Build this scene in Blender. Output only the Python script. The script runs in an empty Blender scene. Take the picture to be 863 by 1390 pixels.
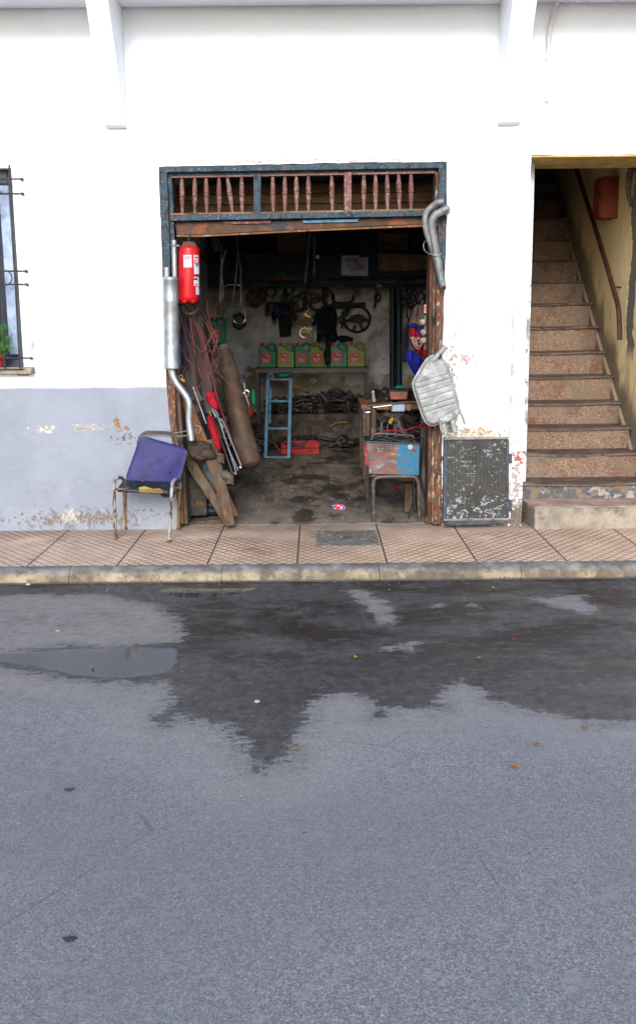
import bpy, bmesh, math, random
import numpy as np
from mathutils import Vector, Matrix, Euler, noise
from mathutils.geometry import delaunay_2d_cdt
R = math.radians
rnd = random.Random(7)
sc = bpy.context.scene
COL = sc.collection

# ------------------------------------------------------------------ camera
F, PPX, PPY, D, H = 1264.0, 431.5, 650.0, 7.0, 1.60
PITCH, ROLL = R(9.87), R(0.55)
CM = Matrix.Rotation(R(90) - PITCH, 3, 'X') @ Matrix.Rotation(-ROLL, 3, 'Z')
CAM = Vector((0, -D, H))
def ray(x, y): return CM @ Vector(((x - PPX) / F, -(y - PPY) / F, -1))
def P(x, y, Y=0.0):
    r = ray(x, y); return CAM + r * ((Y + D) / r.y)
def G(x, y, Z=0.0):
    r = ray(x, y); return CAM + r * ((Z - H) / r.z)
def PX(x, y, X):
    r = ray(x, y); return CAM + r * (X / r.x)
def S(Y=0.0): return (Y + D) / F      # metres per photo pixel at depth Y
cam = bpy.data.cameras.new('camera'); co = bpy.data.objects.new('camera', cam); COL.objects.link(co)
co.matrix_world = Matrix.Translation(CAM) @ CM.to_4x4()
cam.sensor_fit = 'VERTICAL'; cam.lens = 35; cam.sensor_height = 35 * 1390 / F
cam.shift_y = -45 / 1390; cam.clip_end = 500; cam.clip_start = .05
sc.camera = co

# ------------------------------------------------------------------ materials
class NT:
    def __init__(s, m): s.t = m.node_tree; s.n = s.t.nodes; s.l = s.t.links
    def new(s, t, **k):
        n = s.n.new(t)
        for a, b in k.items(): setattr(n, a, b)
        return n
    def put(s, sock, v):
        if isinstance(v, bpy.types.NodeSocket): s.l.new(v, sock)
        elif v is not None:
            if isinstance(v, (tuple, list)) and len(v) == 3 and sock.type == 'RGBA': v = (*v, 1)
            sock.default_value = v
    def math(s, op, a, b=None, c=None, clamp=False):
        n = s.new('ShaderNodeMath', operation=op, use_clamp=clamp)
        s.put(n.inputs[0], a)
        if b is not None: s.put(n.inputs[1], b)
        if c is not None: s.put(n.inputs[2], c)
        return n.outputs[0]
    def mr(s, v, lo, hi, a=0., b=1., smooth=True):
        n = s.new('ShaderNodeMapRange', interpolation_type='SMOOTHSTEP' if smooth else 'LINEAR')
        s.put(n.inputs[0], v); s.put(n.inputs[1], lo); s.put(n.inputs[2], hi); s.put(n.inputs[3], a); s.put(n.inputs[4], b)
        return n.outputs[0]
    def mix(s, f, a, b):
        n = s.new('ShaderNodeMix', data_type='RGBA')
        s.put(n.inputs[0], f); s.put(n.inputs[6], a); s.put(n.inputs[7], b); return n.outputs[2]
    def mixf(s, f, a, b):
        n = s.new('ShaderNodeMix', data_type='FLOAT')
        s.put(n.inputs[0], f); s.put(n.inputs[2], a); s.put(n.inputs[3], b); return n.outputs[0]
    def pos(s):
        if not hasattr(s, '_p'): s._p = s.new('ShaderNodeNewGeometry').outputs['Position']
        return s._p
    def xyz(s):
        if not hasattr(s, '_x'):
            n = s.new('ShaderNodeSeparateXYZ'); s.l.new(s.pos(), n.inputs[0]); s._x = n.outputs
        return s._x
    def noise(s, scale, detail=5, stretch=(1, 1, 1), off=0., rough=.6, dist=0.):
        m = s.new('ShaderNodeMapping'); s.l.new(s.pos(), m.inputs[0])
        m.inputs['Scale'].default_value = stretch; m.inputs['Location'].default_value = (off, off * 1.7, off * .6)
        n = s.new('ShaderNodeTexNoise'); s.l.new(m.outputs[0], n.inputs['Vector'])
        n.inputs['Scale'].default_value = scale; n.inputs['Detail'].default_value = detail
        n.inputs['Roughness'].default_value = rough; n.inputs['Distortion'].default_value = dist
        return n.outputs[0]
    def vor(s, scale, feature='F1', stretch=(1, 1, 1)):
        m = s.new('ShaderNodeMapping'); s.l.new(s.pos(), m.inputs[0]); m.inputs['Scale'].default_value = stretch
        n = s.new('ShaderNodeTexVoronoi', feature=feature); s.l.new(m.outputs[0], n.inputs['Vector'])
        n.inputs['Scale'].default_value = scale
        return n.outputs
def base_mat(name):
    m = bpy.data.materials.new(name); m.use_nodes = True
    N = NT(m); b = N.n['Principled BSDF']; return m, N, b
def finish(N, b, col, rough, metal=0., bump=None, bs=.3, bd=.004, spec=.2):
    N.put(b.inputs['Base Color'], col); N.put(b.inputs['Roughness'], rough); N.put(b.inputs['Metallic'], metal)
    if spec is not None: N.put(b.inputs['Specular IOR Level'], spec)
    if bump is not None:
        n = N.new('ShaderNodeBump'); n.inputs['Strength'].default_value = bs; n.inputs['Distance'].default_value = bd
        N.put(n.inputs['Height'], bump); N.l.new(n.outputs[0], b.inputs['Normal'])
KF = dict(peeling_blue_paint=.38, peeling_jamb_paint=.42, faded_red_paint=.42, rusty_lintel=.5, galvanised_steel=.62, weathered_aluminised_steel=.52,
    chalky_grey_exhaust=.48, red_enamel=.62, white_paper=.7, faded_blue_vinyl=.27, black_vinyl=.6, chipboard_edge=.5, yellow_foam=.5, worn_painted_tube=.5, yellowed_rusty_tube=.42,
    brown_steel_tube=.6, weathered_grey_wood=.5, orange_stained_wood=.45, cracked_brown_leather=.5, dusty_brown_metal=.46, dusty_red_hose=.5, step_concrete=.62, grille_iron=.6,
    dark_window_frame=.5, pale_blue_sash=.85, pale_blue_louvre=.8, cast_iron_cover=1.0, radiator_blue_grey_tank=.5, crimped_aluminium_strip=.5, oxide_red_box=.75, brown_rail_paint=.55,
    black_cable=.7, red_cable=.32, pale_wire=.55, yellow_paint=.36, red_fabric=.6, tarnished_chrome=.7, beige_pipe=.95, rope=.45, stained_rag=.45, dusty_grey_board=.5, blue_grey_sheet=.5,
    faded_pinkish_red=.4, porcelain=.6, red_plastic=.55, light_blue_paint=.75, green_plastic_can=.68, lime_plastic_can=.52, red_can_label=.7, pink_tile=.75, dry_leaf=.5, worn_tread=.75,
    blue_fabric=.6, beige_applique=.6, pale_litter=.6, flaking_blue_grey_riser=.55, dirty_white_cable=1.1, leaf_green=.6, dark_iron=.8, dark_blue_rubber=.6, bright_blue_plastic=.6, pale_grit=.7)
def M(name, base, rough=.6, metal=0., layers=(), bump=.25, bscale=60, bd=.003, var=.25, vs=9, bst=(1, 1, 1)):
    """base colour with mottling plus layers (colour, scale, lo, hi, {stretch, rough, metal, off})"""
    m, N, b = base_mat(name)
    K = KF.get(name, 1.); base = tuple(c * K for c in base)
    layers = [((tuple(c * K for c in L[0]),) + tuple(L[1:])) for L in layers]
    v = N.noise(vs, 5, off=3.1)
    dark = tuple(c * (1 - var) for c in base); lite = tuple(min(.95, c * (1 + var)) for c in base)
    col = N.mix(N.mr(v, .3, .7), dark, lite); rg = rough; mt = metal; i = 0
    for L in layers:
        o = L[4] if len(L) > 4 else {}; i += 1
        f = N.mr(N.noise(L[1], 8, o.get('stretch', (1, 1, 1)), off=o.get('off', i * 5.3), rough=.65), L[2], L[3])
        col = N.mix(f, col, L[0])
        rg = N.mixf(f, rg, o.get('rough', .8)); mt = N.mixf(f, mt, o.get('metal', 0.))
    bm_ = N.noise(bscale, 6, bst, off=1.3) if bump else None
    finish(N, b, col, rg, mt, bm_, bump, bd, .5 if metal > .3 else (.3 if rough < .4 else .18))
    return m

DUST = (.30, .27, .23)
RUST = (.20, .075, .03)
mt = {}
mt['white_plaster'] = M('white_plaster', (.80, .81, .83), .85, layers=[((.70, .69, .67), 3, .62, .8)], bump=.3, bscale=12, bd=.01, var=.02)
mt['interior_plaster'] = M('interior_plaster', (.62, .61, .62), .9, layers=[((.16, .15, .14), 2.2, .50, .66), ((.5, .5, .5), 5, .60, .66), ((.05, .045, .04), 11, .60, .68)], bump=.5, bscale=14, bd=.02, var=.3)
mt['soot_plaster'] = M('soot_plaster', (.30, .29, .29), .9, layers=[((.11, .10, .095), 2.5, .5, .7)], bump=.5, bscale=14, bd=.02)
mt['blue_paint'] = M('peeling_blue_paint', (.055, .115, .15), .6, layers=[
    ((.14, .17, .19), 16, .48, .60), ((.34, .13, .10), 34, .585, .62, dict(stretch=(1, 1, .6))), ((.13, .34, .36), 50, .61, .65),
    ((.50, .47, .43), 60, .60, .64), ((.08, .06, .05), 18, .57, .63, dict(stretch=(1, 1, .35))), ((.03, .05, .065), 26, .56, .66)], bump=.6, bscale=40, bst=(1, 1, .3))
mt['jamb_paint'] = M('peeling_jamb_paint', (.22, .085, .045), .7, layers=[
    ((.12, .20, .20), 22, .56, .60, dict(stretch=(1.8, 1, .30))), ((.36, .16, .07), 24, .52, .58, dict(stretch=(1.6, 1, .25), off=9)), ((.60, .54, .46), 34, .56, .60, dict(stretch=(1.2, 1, .45), off=29)),
    ((.16, .30, .28), 46, .62, .65, dict(stretch=(1, 1, .5))), ((.04, .03, .025), 26, .56, .62, dict(stretch=(1.8, 1, .15), off=17))], bump=.7, bscale=40, bst=(1, 1, .2))
mt['pink_paint'] = M('faded_red_paint', (.32, .135, .105), .65, layers=[
    ((.50, .33, .29), 38, .50, .60), ((.20, .26, .27), 45, .66, .69), ((.16, .07, .05), 30, .6, .68)], bump=.5, bscale=50)
mt['old_plank'] = M('old_roof_plank', (.155, .088, .045), .8, layers=[
    ((.28, .17, .09), 7, .52, .66, dict(stretch=(.25, 1, 2))), ((.05, .03, .02), 10, .56, .66, dict(stretch=(.3, 1, 3))),
    ((.08, .30, .09), 9, .635, .665, dict(stretch=(.6, 1, 1.2), off=21))], bump=.6, bscale=40, bst=(.1, 1, 1))
mt['rust_beam'] = M('rusty_lintel', (.16, .085, .05), .8, layers=[
    ((.32, .12, .055), 7, .50, .58), ((.42, .26, .17), 16, .60, .66, dict(stretch=(.3, 1, 1))), ((.07, .08, .09), 9, .55, .62, dict(stretch=(.3, 1, 1)))], bump=.8, bscale=30, bst=(.3, 1, 1))
mt['steel'] = M('galvanised_steel', (.50, .50, .49), .42, .75, layers=[((.33, .32, .30), 9, .52, .72, dict(rough=.6, metal=.5)), ((.24, .20, .16), 25, .66, .72)], bump=.15, bscale=25)
mt['dull_alu'] = M('weathered_aluminised_steel', (.50, .495, .465), .58, .3, layers=[
    ((.38, .365, .325), 6, .50, .66), ((.33, .31, .27), 16, .56, .68), ((.68, .67, .62), 20, .58, .66, dict(rough=.6, metal=.2)), ((.17, .15, .12), 34, .64, .70)], bump=.3, bscale=40)
mt['grey_pipe'] = M('chalky_grey_exhaust', (.36, .36, .34), .6, .45, layers=[((.20, .18, .165), 24, .5, .62), ((.50, .50, .48), 30, .58, .66), ((.09, .07, .05), 40, .66, .7)], bump=.3)
mt['red_gloss'] = M('red_enamel', (.62, .008, .012), .28, 0, layers=[((.32, .01, .01), 9, .62, .74, dict(rough=.5))], bump=.05, var=.08)
mt['rust'] = M('rust', (.10, .05, .03), .85, .2, layers=[((.20, .09, .045), 30, .5, .65)], bump=.6)
mt['paper'] = M('white_paper', (.62, .62, .66), .8, bump=.1, var=.06)
mt['print_red'] = M('red_print', (.6, .05, .04), .6, bump=0, var=.1)
mt['print_dark'] = M('dark_print', (.03, .035, .05), .6, bump=0)
mt['print_grey'] = M('grey_print', (.28, .28, .32), .7, bump=0)
mt['print_yellow'] = M('yellow_print', (.7, .5, .05), .6, bump=0)
mt['blue_vinyl'] = M('faded_blue_vinyl', (.062, .05, .30), .5, layers=[((.15, .10, .20), 9, .52, .68), ((.05, .04, .11), 14, .60, .72), ((.40, .38, .46), 30, .70, .73)], bump=.2, bscale=25)
mt['black_vinyl'] = M('black_vinyl', (.022, .024, .03), .38, layers=[((.07, .07, .08), 20, .56, .7)], bump=.3)
mt['foam_brown'] = M('chipboard_edge', (.36, .19, .09), .9, bump=.7, bscale=120)
mt['foam_yellow'] = M('yellow_foam', (.42, .36, .07), .95, layers=[((.12, .1, .04), 30, .55, .65)], bump=.9, bscale=150)
mt['tube_worn'] = M('worn_painted_tube', (.52, .48, .44), .55, .1, layers=[((.16, .085, .05), 28, .50, .58, dict(stretch=(1, 1, .5))), ((.45, .28, .09), 12, .60, .68)], bump=.4, bscale=80)
mt['tube_yellow'] = M('yellowed_rusty_tube', (.42, .27, .10), .6, .1, layers=[((.15, .08, .04), 26, .52, .6), ((.55, .48, .38), 30, .62, .68)], bump=.4, bscale=80)
mt['tube_brown'] = M('brown_steel_tube', (.12, .085, .07), .5, .5, layers=[((.24, .18, .15), 20, .52, .66), ((.11, .055, .03), 30, .58, .66)], bump=.3)
mt['dark_wood'] = M('weathered_grey_wood', (.16, .10, .062), .85, layers=[((.21, .155, .11), 9, .50, .68, dict(stretch=(1, 1, .35))), ((.33, .20, .10), 14, .62, .72, dict(stretch=(1.4, 1, .3))), ((.035, .028, .024), 26, .58, .66, dict(stretch=(2, 1, .25)))], bump=.9, bscale=45, bd=.006, bst=(1, 1, .15))
mt['orange_wood'] = M('orange_stained_wood', (.36, .155, .05), .7, layers=[((.55, .38, .20), 14, .54, .64, dict(stretch=(1, 1, .3))), ((.12, .06, .03), 22, .58, .66, dict(stretch=(1, 1, .3)))], bump=.6, bst=(1, 1, .2))
mt['brown_wood'] = M('brown_bench_wood', (.18, .085, .04), .75, layers=[((.07, .04, .025), 12, .52, .66, dict(stretch=(.3, 1, 1)))], bump=.5)
mt['leather'] = M('cracked_brown_leather', (.085, .055, .038), .75, layers=[((.15, .115, .09), 14, .52, .7)], bump=.8, bscale=30, bd=.006)
mt['roll'] = M('dusty_brown_metal', (.17, .105, .068), .6, .2, layers=[((.24, .17, .12), 4, .50, .7), ((.06, .042, .03), 8, .56, .7), ((.30, .25, .20), 22, .66, .72)], bump=.25)
mt['black_metal'] = M('black_metal', (.022, .022, .024), .45, .4, layers=[((.07, .06, .05), 20, .56, .7)], bump=.3)
mt['dark_iron'] = M('dark_iron', (.045, .042, .04), .55, .5, layers=[((.12, .07, .045), 18, .54, .66)], bump=.4)
mt['chrome'] = M('tarnished_chrome', (.42, .41, .40), .3, .9, layers=[((.12, .09, .07), 30, .58, .68, dict(rough=.7, metal=.3))], bump=.1)
mt['black_plastic'] = M('black_plastic', (.016, .017, .02), .5, bump=.2)
mt['teal_pipe'] = M('dark_teal_pipe', (.012, .04, .055), .35, layers=[((.05, .06, .06), 20, .6, .7)], bump=.1)
mt['sky_blue'] = M('light_blue_paint', (.10, .235, .35), .55, layers=[((.07, .15, .21), 18, .54, .66), ((.14, .09, .06), 30, .66, .7)], bump=.3)
mt['crate_red'] = M('red_plastic', (.50, .03, .035), .5, layers=[((.25, .02, .02), 14, .55, .7)], bump=.1)
mt['green_can'] = M('green_plastic_can', (.012, .21, .095), .35, layers=[((.006, .11, .05), 16, .56, .7)], bump=.1, var=.12)
mt['lime_can'] = M('lime_plastic_can', (.22, .33, .03), .35, layers=[((.12, .2, .02), 16, .56, .7)], bump=.1, var=.12)
mt['cap_red'] = M('red_cap', (.5, .02, .03), .4, bump=0)
mt['can_label'] = M('red_can_label', (.60, .05, .05), .45, layers=[((.62, .40, .38), 60, .58, .62)], bump=0, var=.1)
mt['hose_red'] = M('dusty_red_hose', (.22, .055, .045), .6, layers=[((.14, .06, .05), 16, .5, .66), ((.3, .15, .12), 30, .6, .7)], bump=.2)
mt['red_fabric'] = M('red_fabric', (.42, .008, .02), .9, layers=[((.2, .01, .02), 14, .52, .7)], bump=.8, bscale=80, bd=.006)
mt['blue_fabric'] = M('blue_fabric', (.015, .022, .30), .9, layers=[((.01, .012, .15), 10, .5, .68)], bump=.6, bscale=60, bd=.004)
mt['beige_fabric'] = M('beige_applique', (.38, .29, .21), .9, bump=.4)
mt['brown_fabric'] = M('brown_cloth', (.13, .09, .07), .95, bump=.6)
mt['black_fabric'] = M('black_cloth', (.010, .010, .012), .95, layers=[((.03, .03, .035), 9, .5, .7)], bump=.6)
mt['blue_thing'] = M('bright_blue_plastic', (.02, .13, .36), .45, layers=[((.02, .05, .12), 20, .55, .65)], bump=.1)
mt['terracotta'] = M('terracotta_plastic', (.30, .12, .08), .7, layers=[((.18, .07, .05), 14, .54, .66)], bump=.3)
mt['cardboard'] = M('cardboard', (.20, .125, .075), .9, layers=[((.12, .075, .045), 6, .52, .7)], bump=.15)
mt['dark_board'] = M('dark_blue_board', (.018, .028, .036), .7, layers=[((.05, .05, .05), 6, .52, .7, dict(stretch=(.3, 1, 1)))], bump=.3)
mt['brass'] = M('brassy_chain', (.55, .40, .20), .3, .9, layers=[((.5, .48, .44), 40, .5, .6, dict(rough=.3, metal=.9))], bump=0)
mt['tape'] = M('tan_tape', (.30, .17, .08), .6, bump=.1)
mt['yellow_paint'] = M('yellow_paint', (.62, .40, .02), .5, bump=.1)
mt['green_paint'] = M('green_paint', (.01, .18, .08), .5, bump=.1)
mt['leaf_green'] = M('leaf_green', (.06, .22, .03), .5, layers=[((.12, .32, .05), 20, .5, .6)], bump=.1)
mt['dry_leaf'] = M('dry_leaf', (.45, .20, .04), .7, layers=[((.25, .10, .03), 60, .5, .6)], bump=.2)
mt['concrete'] = M('step_concrete', (.40, .33, .25), .9, layers=[((.20, .17, .13), 7, .50, .66), ((.40, .33, .22), 14, .58, .66), ((.10, .09, .08), 24, .64, .7)], bump=.6, bscale=50)
mt['cable_black'] = M('black_cable', (.02, .022, .028), .45, bump=0)
mt['cable_red'] = M('red_cable', (.55, .03, .07), .45, bump=0)
mt['wire_pale'] = M('pale_wire', (.45, .42, .36), .5, .3, bump=0)
mt['iron_grille'] = M('grille_iron', (.06, .052, .05), .5, .4, layers=[((.18, .08, .05), 30, .56, .64)], bump=.4)
mt['window_frame'] = M('dark_window_frame', (.09, .105, .12), .6, layers=[((.17, .19, .2), 10, .55, .66)], bump=.2)
mt['brown_rail'] = M('brown_rail_paint', (.085, .032, .022), .35, layers=[((.04, .02, .015), 20, .55, .65)], bump=.1)
mt['red_box'] = M('oxide_red_box', (.28, .062, .026), .6, layers=[((.18, .04, .02), 9, .52, .66), ((.45, .22, .12), 40, .68, .71)], bump=.3)
mt['porcelain'] = M('porcelain', (.55, .50, .42), .35, bump=0)
mt['rag'] = M('stained_rag', (.20, .165, .125), .95, layers=[((.08, .06, .045), 14, .52, .64)], bump=.8)
mt['grey_board'] = M('dusty_grey_board', (.21, .19, .165), .85, layers=[((.09, .08, .07), 12, .52, .66, dict(stretch=(1, 1, .4)))], bump=.4)
mt['iron_cover'] = M('cast_iron_cover', (.15, .132, .118), .6, .3, layers=[((.26, .21, .17), 18, .54, .66)], bump=.3)
mt['rad_tank'] = M('radiator_blue_grey_tank', (.085, .10, .12), .5, .1, layers=[((.22, .23, .24), 22, .58, .66), ((.06, .05, .045), 9, .55, .65)], bump=.25)
mt['rad_strip'] = M('crimped_aluminium_strip', (.48, .46, .42), .5, .6, layers=[((.2, .14, .09), 26, .54, .64)], bump=.3)

def radiator_core_mat():
    m, N, b = base_mat('radiator_core'); x, y, z = N.xyz()
    st = N.math('SINE', N.math('MULTIPLY', x, 2 * math.pi / .0105))
    fi = N.math('SINE', N.math('MULTIPLY', z, 2 * math.pi / .0032))
    g = N.mr(st, -.4, .6)
    col = N.mix(g, (.026, .024, .021), (.090, .083, .072))
    col = N.mix(N.math('MULTIPLY', N.mr(fi, .2, 1), .25), col, (.1, .095, .085))
    col = N.mix(N.mr(N.noise(7, 6), .45, .7, 0, .55), col, (.03, .026, .021))
    f1 = N.mr(N.noise(26, 3, (1, 1, 1.3), off=4, dist=.9), .655, .69)
    low = N.mr(z, .06, .34, .055, 0.)
    f1 = N.mr(N.math('ADD', N.noise(27, 4, (1, 1, 1.3), off=4, dist=1.0), low), .595, .63)
    col = N.mix(f1, col, (.30, .30, .30))
    f2 = N.mr(N.noise(30, 3, (.25, 1, 2.4), off=8, dist=.3), .65, .68)
    col = N.mix(f2, col, (.2, .195, .18))
    rg = N.mixf(f1, .65, .5)
    hgt = N.math('ADD', st, N.math('MULTIPLY', f1, 1.5))
    finish(N, b, col, rg, N.mixf(f1, .3, .5), hgt, .5, .003); return m
mt['rad_core'] = radiator_core_mat()

def terrazzo_mat():
    m, N, b = base_mat('red_terrazzo'); x, y, z = N.xyz()
    v = N.vor(120); cell = v[1]
    sep = N.new('ShaderNodeSeparateColor'); N.l.new(cell, sep.inputs[0])
    col = N.mix(N.mr(N.noise(6, 5), .35, .65), (.155, .100, .066), (.20, .140, .095))
    chip = N.mr(sep.outputs[0], .72, .78)
    col = N.mix(N.math('MULTIPLY', chip, .55), col, (.30, .21, .12))
    col = N.mix(N.math('MULTIPLY', N.mr(sep.outputs[1], .75, .8), .6), col, (.15, .04, .028))
    col = N.mix(N.math('MULTIPLY', N.mr(sep.outputs[2], .8, .84), .8), col, (.06, .04, .035))
    # worn-off upper half of each riser shows bare brown concrete; the red wash stays lower down
    col = N.mix(N.mr(N.noise(3.2, 6, (1, 1, 2.2), off=5), .46, .62, 0, .8), col, (.15, .112, .078))
    col = N.mix(N.mr(N.noise(5, 6, off=15), .56, .72, 0, .85), col, (.125, .04, .026))
    col = N.mix(N.mr(N.noise(4, 6, off=11), .56, .7, 0, .7), col, (.06, .043, .033))
    finish(N, b, col, .7, 0, N.noise(70, 4), .35, .003); return m
mt['terrazzo'] = terrazzo_mat()
mt['tread'] = M('worn_tread', (.11, .075, .058), .55, layers=[((.19, .14, .105), 9, .50, .66, dict(stretch=(1, 1, 2))), ((.055, .038, .03), 16, .55, .66)], bump=.4)
mt['blue_riser'] = M('flaking_blue_grey_riser', (.13, .13, .14), .75, layers=[((.50, .44, .38), 9, .54, .60), ((.42, .10, .08), 12, .60, .64), ((.30, .22, .15), 12, .48, .58)], bump=.6)

def stair_wall_mat(slope, y0, z0):
    m, N, b = base_mat('yellow_stair_plaster'); x, y, z = N.xyz()
    h = N.math('SUBTRACT', z, N.math('ADD', N.math('MULTIPLY', N.math('SUBTRACT', y, y0), slope), z0))
    n1 = N.noise(5, 6, (1, 1, .5))
    col = N.mix(N.mr(N.noise(3, 5, (1, 1, .35)), .35, .7), (.95, .70, .32), (.96, .80, .46))
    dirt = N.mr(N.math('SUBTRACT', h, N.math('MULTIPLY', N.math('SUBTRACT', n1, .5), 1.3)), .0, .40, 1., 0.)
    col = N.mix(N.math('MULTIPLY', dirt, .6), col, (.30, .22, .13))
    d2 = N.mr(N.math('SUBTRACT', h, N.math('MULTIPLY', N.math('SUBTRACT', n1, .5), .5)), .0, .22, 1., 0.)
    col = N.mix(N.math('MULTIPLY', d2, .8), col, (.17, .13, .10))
    far = N.mr(y, 1.5, 3.6, 0., .8)       # darker brown with depth along the flight
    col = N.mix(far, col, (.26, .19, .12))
    col = N.mix(N.mr(N.noise(14, 6, (1, 1, .3), off=7), .6, .7, 0, .5), col, (.30, .22, .12))
    # bare grey vertical patch where the plaster has come off
    wob = N.math('MULTIPLY', N.math('SUBTRACT', N.noise(4, 5, (.2, .2, 1)), .5), .35)
    d = N.math('ABSOLUTE', N.math('SUBTRACT', N.math('ADD', y, wob), .88))
    top = N.mr(z, 1.15, 1.35)
    f = N.math('MULTIPLY', N.mr(d, .075, .10, 1., 0.), top)
    col = N.mix(f, col, (.20, .165, .14))
    f2 = N.math('MULTIPLY', N.mr(d, .085, .125, 1., 0.), N.mr(N.noise(9, 4, off=2), .5, .6))
    finish(N, b, col, .85, 0, N.math('SUBTRACT', N.noise(9, 6), N.math('MULTIPLY', f, .8)), .5, .02); return m

# ------------------------------------------------------------------ mesh helpers
ORG = {}
def tag(o, label=None, cat=None, group=None, kind=None):
    if label: o['label'] = label
    if cat: o['category'] = cat
    if group: o['group'] = group
    if kind: o['kind'] = kind
    return o
def thing(name, loc, label, cat, group=None):
    o = bpy.data.objects.new(name, None); COL.objects.link(o); o.empty_display_size = .1
    o.location = loc; ORG[o] = Vector(loc); return tag(o, label, cat, group)
class B:
    """collects shapes; put() links them as ONE mesh object"""
    def __init__(s): s.bm = bmesh.new()
    def face(s, pts):
        vs = [s.bm.verts.new(p) for p in pts]; return s.bm.faces.new(vs)
    def box(s, c, d, rot=None):
        c = Vector(c); m = Euler(rot).to_matrix() if rot is not None and not isinstance(rot, Matrix) else (rot or Matrix.Identity(3))
        v = [s.bm.verts.new(c + m @ Vector((sx * d[0] / 2, sy * d[1] / 2, sz * d[2] / 2))) for sx in (-1, 1) for sy in (-1, 1) for sz in (-1, 1)]
        for f in ((0, 1, 3, 2), (4, 6, 7, 5), (0, 4, 5, 1), (2, 3, 7, 6), (0, 2, 6, 4), (1, 5, 7, 3)): s.bm.faces.new([v[i] for i in f])
        return s
    def plank(s, p0, p1, w, t, n=(0, 1, 0), taper=1., jit=0., seg=1):
        p0, p1 = Vector(p0), Vector(p1); a = (p1 - p0).normalized(); n = Vector(n)
        side = a.cross(n).normalized(); nn = side.cross(a).normalized(); prev = None
        for i in range(seg + 1):
            k = i / seg; c = p0.lerp(p1, k); ww = w * (1 + (taper - 1) * k) / 2
            j = lambda: rnd.uniform(-jit, jit)
            ring = [s.bm.verts.new(c + side * (sx * ww + j()) + nn * (sy * t / 2 + j())) for sx, sy in ((-1, -1), (1, -1), (1, 1), (-1, 1))]
            if prev:
                for q in range(4): s.bm.faces.new([prev[q], prev[(q + 1) % 4], ring[(q + 1) % 4], ring[q]])
            else: s.bm.faces.new(ring[::-1])
            prev = ring
        s.bm.faces.new(prev); return s
    def prism(s, pts, off):
        off = Vector(off); n = len(pts)
        a = [s.bm.verts.new(Vector(p)) for p in pts]; b = [s.bm.verts.new(Vector(p) + off) for p in pts]
        s.bm.faces.new(a); s.bm.faces.new(b[::-1])
        for i in range(n): s.bm.faces.new([a[i], b[i], b[(i + 1) % n], a[(i + 1) % n]])
        return s
    def tube(s, pts, r, seg=10, smooth=True, closed=False, cap=True, res=5):
        pts = [Vector(p) for p in pts]; rs = r if isinstance(r, (list, tuple)) else [r] * len(pts)
        if smooth and len(pts) > 2:
            q, qr = [], []; n = len(pts)
            for i in range(n if closed else n - 1):
                g = lambda k: pts[k % n] if closed else pts[max(0, min(n - 1, k))]
                p0, p1, p2, p3 = g(i - 1), g(i), g(i + 1), g(i + 2)
                for k in range(res):
                    t = k / res
                    q.append(.5 * ((2 * p1) + (p2 - p0) * t + (2 * p0 - 5 * p1 + 4 * p2 - p3) * t * t + (3 * p1 - p0 - 3 * p2 + p3) * t ** 3))
                    qr.append(rs[i] * (1 - t) + rs[(i + 1) % n] * t)
            if not closed: q.append(pts[-1]); qr.append(rs[-1])
            pts, rs = q, qr
        n = len(pts); rings = []; nrm = None
        for i in range(n):
            if closed: t = pts[(i + 1) % n] - pts[i - 1]
            else: t = pts[min(n - 1, i + 1)] - pts[max(0, i - 1)]
            if t.length < 1e-9: t = Vector((0, 0, 1))
            t.normalize()
            if nrm is None: nrm = t.orthogonal().normalized()
            nrm = (nrm - t * nrm.dot(t)); nrm = nrm.normalized() if nrm.length > 1e-6 else t.orthogonal().normalized()
            bn = t.cross(nrm)
            rings.append([s.bm.verts.new(pts[i] + (nrm * math.cos(2 * math.pi * k / seg) + bn * math.sin(2 * math.pi * k / seg)) * rs[i]) for k in range(seg)])
        for i in range(n if closed else n - 1):
            a, b = rings[i], rings[(i + 1) % n]
            for k in range(seg): s.bm.faces.new([a[k], a[(k + 1) % seg], b[(k + 1) % seg], b[k]])
        if not closed and cap: s.bm.faces.new(rings[0][::-1]); s.bm.faces.new(rings[-1])
        return s
    def rod(s, p0, p1, r, r1=None, seg=10): return s.tube([p0, p1], [r, r if r1 is None else r1], seg, False)
    def lathe(s, p0, p1, prof, seg=14):
        """prof: (t along p0-p1, radius)"""
        p0, p1 = Vector(p0), Vector(p1); a = (p1 - p0).normalized(); u = a.orthogonal().normalized(); v = a.cross(u); prev = None
        for t, r in prof:
            c = p0.lerp(p1, t); r = max(r, 1e-4)
            ring = [s.bm.verts.new(c + (u * math.cos(2 * math.pi * k / seg) + v * math.sin(2 * math.pi * k / seg)) * r) for k in range(seg)]
            if prev:
                for k in range(seg): s.bm.faces.new([prev[k], prev[(k + 1) % seg], ring[(k + 1) % seg], ring[k]])
            else: s.bm.faces.new(ring[::-1])
            prev = ring
        s.bm.faces.new(prev); return s
    def ring(s, c, rx, rz, r, nrm=(0, 1, 0), seg=8, n=24):
        c = Vector(c); nn = Vector(nrm).normalized(); u = nn.cross(Vector((0, 0, 1))).normalized() if abs(nn.z) < .95 else Vector((1, 0, 0)); v = nn.cross(u)
        return s.tube([c + u * rx * math.cos(2 * math.pi * k / n) + v * rz * math.sin(2 * math.pi * k / n) for k in range(n)], r, seg, False, True)
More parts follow.
